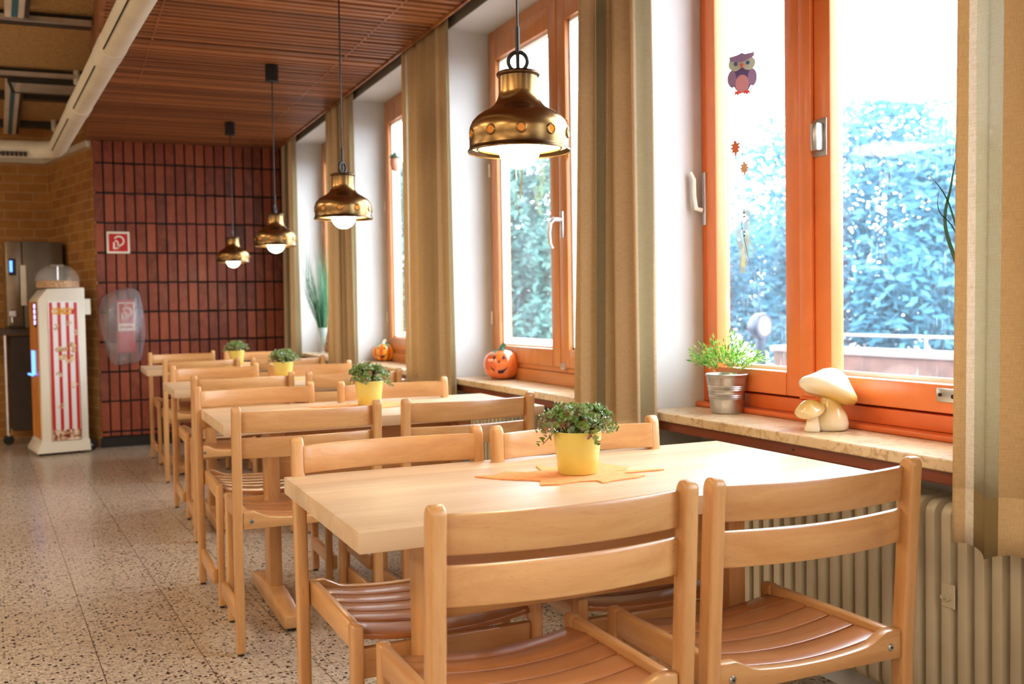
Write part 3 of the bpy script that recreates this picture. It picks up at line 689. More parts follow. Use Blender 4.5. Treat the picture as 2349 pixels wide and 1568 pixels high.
# ------------------------------------------------------------------ succulents in yellow pots
def leaf_round(bm, c, d, n, ln, wd):
    d = d.normalized(); n = (n - n.dot(d)*d).normalized(); s = d.cross(n)
    ring = [c + d*(ln*t_) + s*(wd*w_) + n*(h_) for t_, w_, h_ in ((0,0,0),(.25,.38,.001),(.65,.5,.0012),(.93,.28,0),(1.0,0,-.0006),(.93,-.28,0),(.65,-.5,.0012),(.25,-.38,.001))]
    mid = bm.verts.new(c + d*ln*.55 - n*.0018*(ln/.012)); vs_ = [bm.verts.new(p) for p in ring]
    for i in range(8): bm.faces.new((mid, vs_[i], vs_[(i+1)%8]))
def succulent(seed, label, x, y, rot=0):
    rnd = random.Random(seed)
    g = empty('potted_succulent', (x,y,.7535), rot, label, 'potted plant', 'succulents in yellow pots')
    b = MB(); b.lathe([(0,0),(.046,0),(.049,.003),(.054,.05),(.0605,.098),(.0615,.103),(.060,.105),(.058,.103),(.057,.09),(0,.088)], 48); b.build('pot', M['yellow_pot'], g, ang=60)
    b = MB(); b.lathe([(0,.094),(.056,.092),(.057,.0885),(0,.0885)], 24); b.build('soil', M['soil'], g)
    bm = bmesh.new(); st = MB()
    for k in range(78):
        a_ = rnd.uniform(0,2*pi); el = rnd.uniform(0,1); R = .018+.078*el**.8
        base = Vector((cos(a_)*.03*el, sin(a_)*.03*el, .09)); 
        tip = Vector((cos(a_)*R, sin(a_)*R, .100+.062*(1-el**2.2)+rnd.uniform(-.008,.010) - (.022*max(0,el-.8)/.2 if rnd.random()<.7 else 0)))
        mid = (base+tip)/2 + Vector((0,0,.022)); pts = [base, mid, tip]; st.tube(pts, [.0016,.0013,.0008], 4)
        dirn = (tip-mid).normalized(); nl = rnd.randint(7,11)
        for j in range(nl):
            t_ = .25+.75*j/nl; p = base.lerp(mid, t_*2) if t_<.5 else mid.lerp(tip, t_*2-1)
            az = j*2.4+rnd.uniform(-.4,.4); side = dirn.orthogonal().normalized(); side.rotate(Matrix.Rotation(az,3,dirn))
            d = (side*.9 + dirn*(.25+.5*j/nl)).normalized(); n_ = (dirn*1.0 - side*.3); sz = rnd.uniform(.011,.020)*(1 - .35*(j/nl if j>nl*.7 else 0))
            leaf_round(bm, p, d, n_, sz, sz*.85)
        for j in range(5):
            az = j*1.257; side = dirn.orthogonal().normalized(); side.rotate(Matrix.Rotation(az,3,dirn)); leaf_round(bm, tip, side+dirn*.9, dirn-side*.5, .0065, .005)
    me = bpy.data.meshes.new('foliage'); bm.to_mesh(me); bm.free(); me.materials.append(M['succulent']); me.shade_smooth()
    o = bpy.data.objects.new('foliage', me); COL.objects.link(o); o.parent = g; o.scale = (1.1,1.1,1.04)
    st.build('stems', plain('stem', srgb(110,74,52), .6), g)
    return g
PLS = [(1.140,2.180,'succulent in a glossy yellow pot on the nearest table'),(1.180,4.17,'succulent in a yellow pot on the second table'),(1.18,6.03,'succulent in a yellow pot on the third table'),(1.21,8.02,'succulent in a yellow pot on the farthest table')]
for i, (x, y, lab) in enumerate(PLS):
    felt_mat(x, y, (0,.1,.3,-.1)[i], ['orange felt leaf mat under the yellow pot on the nearest table','orange felt leaf mat under the yellow pot on the second table','orange felt leaf mat under the yellow pot on the third table','orange felt leaf mat under the yellow pot on the farthest table'][i])
    succulent(20+i, lab, x, y, i*1.1)
# ------------------------------------------------------------------ pendant lamps
def make_lamp(x, y, zr, label, ringrot):
    g = empty('pendant_lamp', (x,y,zr), 0, label, 'lamp', 'brass pendant lamps over the tables')
    prof = [(.128,-.004),(.1285,0),(.125,.004),(.1235,.010),(.1235,.030),(.1245,.044),(.1225,.058),(.116,.072),(.105,.084),(.090,.094),(.074,.102),(.062,.112),(.054,.124),(.0495,.136),(.0485,.145),(.0485,.184)]
    b = MB(); b.lathe(prof, 72)
    inner = [(r-.0022, z) for r,z in prof]; b.lathe([(prof[0][0],prof[0][1])]+inner, 72)
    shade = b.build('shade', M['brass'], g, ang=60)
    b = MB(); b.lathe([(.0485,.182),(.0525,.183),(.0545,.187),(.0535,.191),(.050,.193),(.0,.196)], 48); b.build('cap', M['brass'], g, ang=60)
    b = MB(); b.lathe([(.1205,.008),(.1205,.03),(.118,.055),(.100,.078),(.07,.094),(.04,.104),(0,.104)], 48); b.build('reflector', M['shade_inside'], g, ang=60)
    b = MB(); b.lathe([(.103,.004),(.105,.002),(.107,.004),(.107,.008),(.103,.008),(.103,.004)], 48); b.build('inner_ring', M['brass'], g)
    for k in range(10):
        a_ = k*2*pi/10 + radians(-112); m = Matrix.Rotation(a_,4,'Z') @ Matrix.Translation((.1232,0,.037)) @ Matrix.Rotation(pi/2,4,'Y')
        b = MB(); b.lathe([(.0085,.0015),(.0098,.0035),(.0118,.0035),(.0135,.0015),(.0135,-.001)], 20, m=m); e_ = b.build('porthole_ring', M['brass'], g, ang=60)
        b = MB(); b.lathe([(0,.0022),(.0088,.0022),(.0088,.0005)], 20, m=m); b.build('porthole', M['amber'], g)
    b = MB(); r = .053; b.lathe([(0,-r)]+[(r*sin(t_), -r*cos(t_)) for t_ in [k*pi/20 for k in range(1,18)]]+[(.016,r*.95),(.016,.07),(0,.07)], 32, (0,0,.007)); b.build('globe_bulb', M['bulb'], g, ang=60)
    b = MB(); n=28; pts=[(.0235*cos(2*pi*k/n)*cos(ringrot), .0235*cos(2*pi*k/n)*sin(ringrot), .220+.0235*sin(2*pi*k/n)) for k in range(n+1)]; b.tube(pts, .0048, 8, False); b.build('ring', M['black'], g)
    b = MB(); b.tube([(0,0,.193),(0,0,.245)], .0048, 8); b.tube([(0,0,.243),(0,0,.305)], .0062, 8); b.build('stem', M['black'], g)
    H = ZC-zr
    b = MB(); b.tube([(0,0,.30),(0,0,H-.09)], .0034, 8); b.build('cable', M['cable'], g)
    b = MB(); b.lathe([(0,H-.1),(.036,H-.1),(.039,H-.096),(.039,H-.004),(.036,H),(0,H)], 28); b.build('ceiling_rose', M['black'], g)
    return g
for x,y,zr,lab,rr in [(1.045,2.287,1.552,'nearest brass pendant lamp, large at top centre with five lit portholes',radians(-24)),(1.125,4.325,1.563,'brass pendant lamp second in the row, over the second table',radians(40)),(1.185,6.19,1.56,'brass pendant lamp third in the row, with its black ceiling rose in view',radians(62)),(1.225,8.16,1.555,'smallest and farthest brass pendant lamp, before the clinker wall',radians(70))]:
    make_lamp(x,y,zr,lab,rr)
# ------------------------------------------------------------------ things on the sills
def grass_plant():
    g = empty('potted_grass', (2.055,2.825,.7902), 0, 'leafy green plastic grass in a ribbed zinc pot on the orange window sill', 'potted plant')
    pr = [(0,0),(.051,0),(.053,.002)]
    z = .004
    H, r0, r1 = .134,.053,.070
    while z < H-.012:
        r = r0+(r1-r0)*z/H
        if .050 < z < .068 or .078 < z < .096: r += .0012*sin((z)*2*pi/.006)
        pr.append((r,z)); z += .0016
    pr += [(r1,H-.008),(r1+.0025,H-.006),(r1+.003,H-.002),(r1,H),(r1-.002,H-.003),(r1-.003,H-.02),(0,H-.02)]
    b = MB(); b.lathe(pr, 48); b.build('pot', M['zinc'], g, ang=60)
    b = MB(); b.lathe([(0,H-.012),(r1-.004,H-.014),(r1-.004,H-.019),(0,H-.0195)], 20); b.build('soil', M['soil'], g)
    rnd = random.Random(9); bm = bmesh.new()
    def blade(p, d, ln, wd, up_):
        s = d.cross(up_).normalized(); q = [p, p+d*ln*.4+s*wd, p+d*ln, p+d*ln*.4-s*wd, p+d*ln*.45+up_*wd*.5]
        v_ = [bm.verts.new(x_) for x_ in q]; bm.faces.new((v_[0],v_[1],v_[4])); bm.faces.new((v_[1],v_[2],v_[4])); bm.faces.new((v_[2],v_[3],v_[4])); bm.faces.new((v_[3],v_[0],v_[4]))
    for k in range(150):
        a_ = rnd.uniform(0,2*pi); el = rnd.uniform(0,1)**.6; base = Vector((cos(a_)*.045*el, sin(a_)*.045*el, H-.012))
        tip = base + Vector((cos(a_)*.085*el, sin(a_)*.085*el, rnd.uniform(.075,.150)*(1.05-.45*el)))
        m_ = (base+tip)/2 + Vector((0,0,.012)); prev = base
        for j in range(9):
            t_ = (j+1)/9; p = base.lerp(m_, t_*2) if t_<.5 else m_.lerp(tip, t_*2-1); d = (p-prev).normalized() if (p-prev).length else Vector((0,0,1)); prev = p
            if j == 8: blade(p, d, rnd.uniform(.014,.024), .0028, d.orthogonal())
            side = d.orthogonal().normalized(); side.rotate(Matrix.Rotation(j*2.4+rnd.uniform(-.5,.5),3,d))
            if j > 1: blade(p, (d*1.1+side*.8).normalized(), rnd.uniform(.012,.024), rnd.uniform(.0018,.0032), side)
    me = bpy.data.meshes.new('foliage'); bm.to_mesh(me); bm.free(); me.materials.append(M['grass'])
    o = bpy.data.objects.new('foliage', me); COL.objects.link(o); o.parent = g
grass_plant()
def mushrooms():
    global MUSH
    g = empty('ceramic_mushrooms', (2.005,2.285,.7902), radians(-24), 'cream glazed ceramic mushroom pair, big cap over a small one, on the orange window sill', 'figurine')
    def lump(b, prof, seg, tilt, c, wob, seed):
        rnd = random.Random(seed); vs_ = b.lathe(prof, seg)
        p1, p2 = rnd.uniform(0,6), rnd.uniform(0,6); m = Matrix.Translation(c) @ Matrix.Rotation(tilt[0],4,'X') @ Matrix.Rotation(tilt[1],4,'Y')
        for v in vs_:
            a_ = math.atan2(v.co.y, v.co.x); r = math.hypot(v.co.x, v.co.y); k = 1+wob*(sin(2*a_+p1)+.6*sin(3*a_+p2))
            v.co.x *= k; v.co.y *= k; v.co.z += wob*.09*sin(2*a_+p2)*(r/.08)**2
            v.co = m @ v.co
    b = MB(); lump(b, [(0,0),(.034,0),(.042,.006),(.044,.020),(.040,.040),(.031,.062),(.024,.080),(.022,.10),(.0,.105)], 32, (0,radians(-3)), (.020,0,0), .05, 1); b.build('stem', M['mush'], g, ang=80)
    b = MB(); lump(b, [(0,-.012),(.03,-.016),(.055,-.014),(.076,-.004),(.082,.008),(.078,.018),(.064,.030),(.050,.042),(.036,.056),(.020,.065),(0,.067)], 40, (radians(-8),radians(22)), (.010,0,.098), .05, 2); b.build('cap', M['mush'], g, ang=80)
    b = MB(); lump(b, [(0,0),(.018,0),(.020,.006),(.017,.02),(.013,.04),(.012,.055),(0,.058)], 24, (0,radians(4)), (-.040,-.022,0), .04, 3); b.build('small_stem', M['mush'], g, ang=80)
    b = MB(); g.scale = (1.1,1.1,1.1); lump(b, [(0,-.006),(.018,-.010),(.033,-.006),(.037,.003),(.032,.013),(.020,.025),(.008,.032),(0,.033)], 28, (radians(14),radians(-14)), (-.046,-.024,.052), .08, 4); b.build('small_cap', M['mush'], g, ang=80)
mushrooms()
def pumpkin(x, y, r, h, face_dir, label, stripes, leafc):
    g = empty('ceramic_pumpkin', (x,y,.7902), face_dir, label, 'figurine')   # face looks to local -y
    b = MB(); n=64; prof = [(0,.0)]+[(r*max(.0,sin(t_))**.62, h*.5*(1-cos(t_))) for t_ in [k*pi/20 for k in range(2,20)]]+[(.006,h*.97)]
    vs_ = b.lathe(prof, n)
    for v in vs_:
        a_ = math.atan2(v.co.y, v.co.x); rr = math.hypot(v.co.x,v.co.y); k = 1-.045*(1-abs(sin(4.5*a_)))**1.0; v.co.x*=k; v.co.y*=k
    if stripes:
        t = NT('striped_pumpkin'); tc = t.n('ShaderNodeTexCoord'); sx = t.n('ShaderNodeSeparateXYZ'); t.l(tc.outputs['Object'], sx.inputs[0])
        an = t.math('ARCTAN2', sx.outputs['Y'], sx.outputs['X']); s_ = t.math('SINE', t.math('MULTIPLY', an, 9)); c = t.ramp(t.math('ADD', t.math('MULTIPLY', s_, .5), .5), [(.3,srgb(214,92,26)),(.7,srgb(240,170,40))]); t.base(c,.25,0,.5); mt = t.m
    else:
        t = NT('orange_pumpkin'); v = t.coords(); f = t.noise(v, 9, 3); t.base(t.ramp(f, [(.3,srgb(220,92,34)),(.75,srgb(240,132,60))]), .15, 0, .8); mt = t.m
    b.build('body', mt, g, ang=70)
    b = MB(); b.tube([(0,0,h*.93),(0,0,h*1.03),(.006,.002,h*1.14),(.02,.004,h*1.2)], [.02,.014,.012,.011], 12); b.build('stalk', M['green_glaze'] if not stripes else M['cream'], g)
    rnd = random.Random(3)
    for k in range(5):
        a_ = k*2*pi/5+.4; b = MB(); pts=[]
        L_ = r*.75; out = [(0,0),(.3,.22),(.45,.36),(.6,.2),(.8,.24),(1,0),(.8,-.24),(.6,-.2),(.45,-.36),(.3,-.22)]
        for (u,w_) in out:
            rr = .012+u*L_; zz = h*(.985-.30*(rr/r)**2.6)+.004; aa = a_+w_*.9
            pts.append((rr*cos(aa), rr*sin(aa), zz))
        top = [Vector(p)+Vector((0,0,.003)) for p in pts]; A=[b.bm.verts.new(p) for p in pts]; B=[b.bm.verts.new(p) for p in top]
        for i in range(len(A)): b.bm.faces.new((A[i],A[(i+1)%len(A)],B[(i+1)%len(A)],B[i]))
        b.bm.faces.new(B); b.bm.faces.new(A[::-1]); b.build('leaf', leafc, g)
    def on(u, v_):   # u horizontal angle, v height fraction
        z = v_*h; c_ = 1-2*v_; rr = r*max(.05,math.sqrt(max(0,1-c_*c_)))**.62*.985+.0012; a_ = -pi/2+u; return Vector((rr*cos(a_), rr*sin(a_), z))
    def patch(name, uv, mat):
        b = MB(); A=[b.bm.verts.new(on(u,v_)) for u,v_ in uv]; cen = b.bm.verts.new(on(sum(p[0] for p in uv)/len(uv), sum(p[1] for p in uv)/len(uv))*1.0)
        for i in range(len(A)): b.bm.faces.new((A[i],A[(i+1)%len(A)],cen))
        bmesh.ops.solidify(b.bm, geom=b.bm.faces[:], thickness=.0012); b.build(name, mat, g, False)
    k = 1.0
    mouth_t = [(-.55+1.1*i/10, .33+.17*((i-5)/5)**2) for i in range(11)]; mouth_b = [(-.55+1.1*i/10, .33+.17*((i-5)/5)**2-.10*(1-((i-5)/5)**2)-(.04 if i in (4,7) else 0)) for i in range(10,-1,-1)]
    b = MB(); A=[b.bm.verts.new(on(*p)) for p in mouth_t]; B=[b.bm.verts.new(on(*p)) for p in mouth_b[::-1]]
    for i in range(10):
        b.bm.faces.new((A[i],A[i+1],B[i+1],B[i]))
    bmesh.ops.solidify(b.bm, geom=b.bm.faces[:], thickness=.0012); b.build('mouth', M['face_paint'] if not stripes else M['black'], g, False)
    patch('nose', [(-.09,.60),(.09,.60),(0,.70)], M['face_paint'])
    patch('eye', [(-.42,.74),(-.22,.72),(-.20,.80),(-.30,.84)], M['face_paint']); patch('eye', [(.42,.74),(.22,.72),(.20,.80),(.30,.84)], M['face_paint'])
pumpkin(2.055,4.76,.096,.150, radians(-32), 'glossy orange ceramic pumpkin with a navy grin and green stalk on a window sill', False, M['green_glaze'])
pumpkin(2.065,6.90,.082,.125, radians(-30), 'striped orange and yellow ceramic pumpkin on a farther sill', True, plain('teal_glaze', srgb(74,150,140), .2, 0, .5))
def reeds(x, y, label, n, spread, hgt, mat, seed, vase=True, vh=.22):
    g = empty('reed_vase', (x,y,.7902), 0, label, 'vase')
    b = MB(); b.lathe([(0,0),(.042,0),(.04,.004),(.018,.02),(.02,.04),(.034,vh*.6),(.044,vh),(.041,vh),(.031,vh*.6),(.016,.045),(0,.04)], 28); b.build('glass_vase', M['clear'], g, ang=60)
    rnd = random.Random(seed); bm = bmesh.new()
    for k in range(n):
        a_ = rnd.uniform(0,2*pi); s_ = spread*rnd.uniform(.1,1)**1.2; H = hgt*rnd.uniform(.6,1.0); w_ = rnd.uniform(.0018,.0035); prev=None
        base = Vector((rnd.uniform(-.012,.012), rnd.uniform(-.012,.012), .05)); side = Vector((-sin(a_+.8),cos(a_+.8),0))
        for j in range(9):
            t_ = j/8; dx = s_*t_**1.7; sx_ = cos(a_)*dx; sx_ = max(-.12, min(.045, sx_)); p = base+Vector((sx_, sin(a_)*dx, H*t_-.15*s_*t_**4)); ww = w_*(1-t_**2*.95)
            cur = (bm.verts.new(p+side*ww), bm.verts.new(p-side*ww))
            if prev: bm.faces.new((prev[0],prev[1],cur[1],cur[0]))
            prev = cur
    me = bpy.data.meshes.new('reed_blades'); bm.to_mesh(me); bm.free(); me.materials.append(mat); o = bpy.data.objects.new('reed_blades', me); COL.objects.link(o); o.parent = g
reeds(2.0,8.50,'glass vase of tall thin green reeds on the farthest sill', 150, .40, .95, M['reed'], 2)
# dark blades at the right curtain
g = empty('vase_of_leaves', (2.02,1.72,.7902), 0, 'dark green pointed leaf blades reaching out behind the right curtain', 'plant')
b = MB(); b.lathe([(0,0),(.04,0),(.045,.01),(.05,.12),(.03,.2),(.034,.22),(.031,.22),(.027,.2),(.04,.1),(0,.02)], 24); b.build('vase', M['green_glaze'], g)
b = MB()
for pts, w0 in (([(0,0,.1),(.02,.10,.40),(.03,.168,.56),(.03,.150,.66),(.03,.134,.73)], .007), ([(0,0,.1),(.02,.08,.42),(.03,.137,.565),(.03,.170,.64),(.03,.222,.70)], .004), ([(0,.0,.1),(.02,.11,.50),(.03,.187,.60),(.03,.187,.65)], .002), ([(0,.0,.1),(.02,.08,.5),(.03,.130,.70),(.03,.134,.775)], .003)):
    prev=None; n=len(pts)
    P_=[Vector(p) for p in pts]
    for j in range(25):
        t_=j/24*(n-1); i=min(int(t_),n-2); p0=P_[max(i-1,0)];p1=P_[i];p2=P_[i+1];p3=P_[min(i+2,n-1)]; f=t_-i
        p=.5*((2*p1)+(p2-p0)*f+(2*p0-5*p1+4*p2-p3)*f*f+(3*p1-p0-3*p2+p3)*f**3); ww=w0*(1-(j/24)**2)+.0006
        cur=(b.bm.verts.new(p+Vector((0,ww,0))), b.bm.verts.new(p+Vector((.002,0,0))), b.bm.verts.new(p-Vector((0,ww,0))))
        if prev: b.bm.faces.new((prev[0],prev[1],cur[1],cur[0])); b.bm.faces.new((prev[1],prev[2],cur[2],cur[1]))
        prev=cur
b.build('leaf_blades', M['blade'], g)
# ------------------------------------------------------------------ window hangings
def disc(b, cy, cz, ry, rz_, x0, x1, n=28):
    b.prism([(cy+ry*cos(2*pi*k/n), cz+rz_*sin(2*pi*k/n)) for k in range(n)], 'x', x0, x1)
def owl():
    g = empty('hanging_owl', (2.085,2.765,1.932), radians(40), 'purple wooden owl hanging on a string in the orange window, with leaves and ribbons below', 'ornament')
    pv = plain('owl_purple', srgb(150,130,176), .6); pd = plain('owl_dark', srgb(96,86,150), .6); pk = plain('owl_pink', srgb(206,150,166), .6); ey = plain('owl_eye', srgb(190,206,196), .5); bl = plain('owl_pupil', srgb(50,90,140), .4); rd = plain('owl_beak', srgb(226,92,82), .5)
    g.scale = (1.06,1.06,1.06)   # local y is negative to the right in the picture
    b = MB(); disc(b, 0,-.020,.030,.045,.0,.005); b.build('body', pd, g, False)
    b = MB(); disc(b, 0,-.036,.0215,.028,-.002,.0); b.build('belly', pk, g, False)
    for s in (-1,1):
        b = MB(); disc(b, s*.032,-.018,.014,.027,-.001,.004); b.build('wing', pv, g, False)
        b = MB(); disc(b, s*.021,.026,.0215,.021,-.004,.002); e_ = b.build('eye', ey, g, False)
        b = MB(); disc(b, s*.019,.027,.006,.006,-.0055,-.004); b.build('pupil', bl, e_, False)
        b = MB(); b.prism([(s*.006,-.058),(s*.022,-.058),(s*.026,-.070),(s*.019,-.066),(s*.014,-.073),(s*.010,-.066),(s*.004,-.070)], 'x', -.003,.002); b.build('foot', rd, g, False)
    b = MB(); b.prism([(-.040,.066),(-.036,.058),(-.012,.055),(0,.060),(.012,.055),(.036,.050),(.040,.058),(.038,.036),(.024,.034),(.006,.030),(-.006,.032),(-.026,.040),(-.038,.046)], 'x', -.005,.0); b.build('head_feathers', pv, g, False)
    b = MB(); b.prism([(-.006,.026),(.006,.026),(0,.010)], 'x', -.007,-.003); b.build('beak', rd, g, False)
    b = MB(); b.tube([(0,0,.058),(0,.001,.14)], .0006, 5); b.build('string', M['paint_white'], g)
    b = MB(); b.tube([(0,0,-.07),(0,-.003,-.16),(0,.004,-.30),(0,-.004,-.42),(0,.006,-.48),(0,-.010,-.56),(0,-.020,-.60)], .0011, 5); b.build('twine', plain('twine', srgb(120,92,70), .8), g)
    lf = plain('dry_leaf', srgb(206,116,72), .7)
    for cy_, cz_, s_, m_ in ((.022,-.235,1,lf),(-.006,-.30,.9,plain('pale_leaf', srgb(214,170,130), .7))):
        b = MB(); out=[(.0,.024),(.008,.020),(.006,.014),(.018,.012),(.010,.004),(.020,-.002),(.010,-.006),(.014,-.016),(.005,-.014),(.0,-.030),(-.004,-.014),(-.012,-.012),(-.008,-.004),(-.016,.002),(-.008,.006),(-.014,.016),(-.004,.014)]
        b.prism([(cy_+p*s_, cz_+q*s_) for p,q in out], 'x', -.002,.0); b.build('leaf', m_, g, False)
    rb = clear('ribbon', srgb(236,240,190), .6, .55)
    b = MB(); 
    for (pts, w_) in (([(.012,-.43),(.018,-.50),(.006,-.57),(.004,-.63)],.009),([(-.012,-.42),(-.010,-.50),(-.004,-.57),(.0,-.61)],.010),([(-.006,-.50),(-.030,-.555),(-.024,-.585)],.003)):
        prev=None
        for (y_,z_) in pts:
            cur=(b.bm.verts.new((.001,y_-w_,z_)), b.bm.verts.new((.003,y_+w_,z_)))
            if prev: b.bm.faces.new((prev[0],prev[1],cur[1],cur[0]))
            prev=cur
    b.build('ribbon', rb, g)
    bm_ = plain('bead', srgb(120,60,40), .4)
    for z_ in (-.44,-.452,-.50,-.512):
        b = MB(); b.lathe([(0,.004),(.004,0),(0,-.004)], 8, (0,-.003,z_)); b.build('bead', bm_, g)
owl()
g = empty('hanging_ribbon_charm', (2.095,4.615,1.90), 0, 'pale yellow ribbons hanging in the window behind the nearest lamp', 'ornament')
rb = plain('yellow_ribbon', srgb(226,222,130), .7)
b = MB()
for (pts, w_) in (([(-.03,.1),(-.035,0),(-.05,-.08),(-.03,-.16),(-.025,-.20)],.016),([(.012,.1),(.02,0),(.016,-.10)],.004),([(.03,-.12),(.03,-.19),(.0,-.25),(-.03,-.275)],.011)):
    prev=None
    for (y_,z_) in pts:
        cur=(b.bm.verts.new((.0,y_-w_,z_)), b.bm.verts.new((.006,y_+w_,z_)))
        if prev: b.bm.faces.new((prev[0],prev[1],cur[1],cur[0]))
        prev=cur
b.build('ribbon', rb, g)
b = MB(); b.tube([(0,0,.1),(0,0,.3)], .0008, 5); b.build('string', M['paint_white'], g)
g = empty('hanging_gourd_charm', (2.085,6.60,2.165), 0, 'small pink and green charm hanging in the window above the striped pumpkin', 'ornament')
b = MB(); b.lathe([(0,-.07),(.02,-.06),(.034,-.03),(.036,0),(.025,.03),(0,.04)], 16); b.build('body', plain('charm_pink', srgb(214,150,130), .6), g)
b = MB(); b.lathe([(.03,.02),(.045,.028),(.02,.05),(0,.07)], 12); b.build('leaf_cap', M['green_glaze'], g)
b = MB(); b.tube([(0,0,.06),(0,0,.4)], .0008, 5); b.build('string', M['black'], g)
g = empty('hanging_leaf_charm', (2.085,4.045,1.90), 0, 'dried orange leaf garland in the window edge right of the nearest lamp', 'ornament')
for zz in (.07,-.02,-.06):
    b = MB(); out=[(.0,.034),(.014,.026),(.010,.014),(.024,.012),(.014,.0),(.02,-.012),(.006,-.014),(.0,-.034),(-.006,-.014),(-.02,-.012),(-.014,.0),(-.024,.012),(-.010,.014),(-.014,.026)]
    b.prism([(p, zz+q) for p,q in out], 'x', -.002,.0); b.build('leaf', M['felt'], g, False)
b = MB(); b.tube([(0,0,-.09),(0,0,.3)], .0008, 5); b.build('string', M['black'], g)
# ------------------------------------------------------------------ sign and bagged extinguisher on the clinker wall
def symbol(parent, cx, cz, s, y, mat):
    """white extinguisher-and-hose pictogram, s = side of the sign"""
    b = MB(); yy = y
    b.prism([(cx-.30*s,cz-.40*s),(cx+.02*s,cz-.40*s),(cx+.02*s,cz-.34*s),(cx-.20*s,cz-.34*s),(cx-.20*s,cz+.02*s),(cx-.30*s,cz+.02*s)], 'y', yy-.001, yy)
    pts=[]; n=14
    for k in range(n+1): a_=radians(150)-k*radians(230)/n; pts.append((cx+.04*s+.28*s*cos(a_), cz+.10*s+.28*s*sin(a_)))
    pts += [(cx+.10*s,cz-.16*s),(cx-.05*s,cz-.34*s)]
    for w0 in (.045,):
        prev=None
        for i,(px_,pz_) in enumerate(pts):
            q=pts[min(i+1,len(pts)-1)]; p_=pts[max(i-1,0)]; d=Vector((q[0]-p_[0],q[1]-p_[1])).normalized(); nn=Vector((-d.y,d.x))*w0*s*(1 if i<len(pts)-1 else 1.6)
            cur=[b.bm.verts.new((px_+nn.x,yy-.001,pz_+nn.y)), b.bm.verts.new((px_-nn.x,yy-.001,pz_-nn.y))]
            if prev: b.bm.faces.new((prev[0],prev[1],cur[1],cur[0]))
            prev=cur
    b.prism([(cx-.24*s,cz+.06*s),(cx-.12*s,cz+.16*s),(cx-.0*s,cz+.06*s),(cx+.03*s,cz-.1*s),(cx+.03*s,cz-.36*s),(cx-.05*s,cz-.36*s),(cx-.05*s,cz-.1*s),(cx-.08*s,cz+.04*s),(cx-.15*s,cz+.06*s)], 'y', yy-.001, yy)
    b.build('pictogram', mat, parent, False)
g = empty('fire_point_sign', (.435,9.349,1.775), 0, 'square red fire extinguisher and hose sign with a pale border on the clinker wall', 'sign')
b = MB(); b.box(-.094,.094,-.006,.0,-.094,.094,.004,1); b.build('border', M['white_sign'], g)
b = MB(); b.box(-.076,.076,-.0075,-.004,-.076,.076); b.build('red_field', M['red'], g, False)
symbol(g, 0.0, 0.0, .14, -.0078, M['white_sign'])
g = empty('bagged_fire_extinguisher', (.445,9.33,1.04), 0, 'red fire extinguisher box wrapped in a translucent plastic bag on the clinker wall', 'fire extinguisher')
b = MB(); b.box(-.05,.10,-.13,.0,-.22,-.02,.02,3); b.box(-.045,.095,-.12,.0,-.02,.24,.01,2); b.build('extinguisher_body', M['red'], g)
b = MB(); b.box(-.068,.068,-.138,-.132,-.03,.215,.003,1); b.bm.transform(Matrix.Translation((.025,0,0)) @ Matrix.Rotation(radians(3),4,'Y')) if False else None; pl = b.build('label_plate', M['white_sign'], g, loc=(.03,0,0), )
b = MB(); b.box(-.058,.058,-.1395,-.137,.035,.205); b.build('red_field', M['red'], pl, False)
symbol(pl, 0.0,.12,.13,-.1400, M['white_sign'])
b = MB()
for i in range(9): b.box(-.05+i*.0115,-.042+i*.0115,-.1395,-.138,-.005,.012)
b.build('lettering', M['red'], pl, False)
b = MB(); n=40; rings=[]
outl = [(-.19,.10),(-.185,.20),(-.14,.28),(-.07,.33),(.02,.345),(.12,.34),(.155,.30),(.175,.18),(.185,.05),(.19,-.08),(.165,-.19),(.15,-.28),(.11,-.315),(.0,-.32),(-.05,-.34),(-.10,-.315),(-.135,-.22),(-.15,-.12),(-.18,-.02)]
rnd = random.Random(6)
for li, (sc2, yy) in enumerate(((.93,.012),(1.0,-.03),(.97,-.08),(.86,-.13),(.62,-.165),(.3,-.178))):
    rings.append([b.bm.verts.new((p*sc2+rnd.uniform(-.008,.008), yy+rnd.uniform(-.008,.008)*(li>0), q*sc2+rnd.uniform(-.008,.008))) for p,q in outl])
for a_,c_ in zip(rings,rings[1:]):
    for i in range(len(outl)): b.bm.faces.new((a_[i],a_[(i+1)%len(outl)],c_[(i+1)%len(outl)],c_[i]))
b.bm.faces.new(rings[-1])
bo = b.build('plastic_bag', M['bag'], g, ang=180); ss = bo.modifiers.new('s','SUBSURF'); ss.levels = ss.render_levels = 2
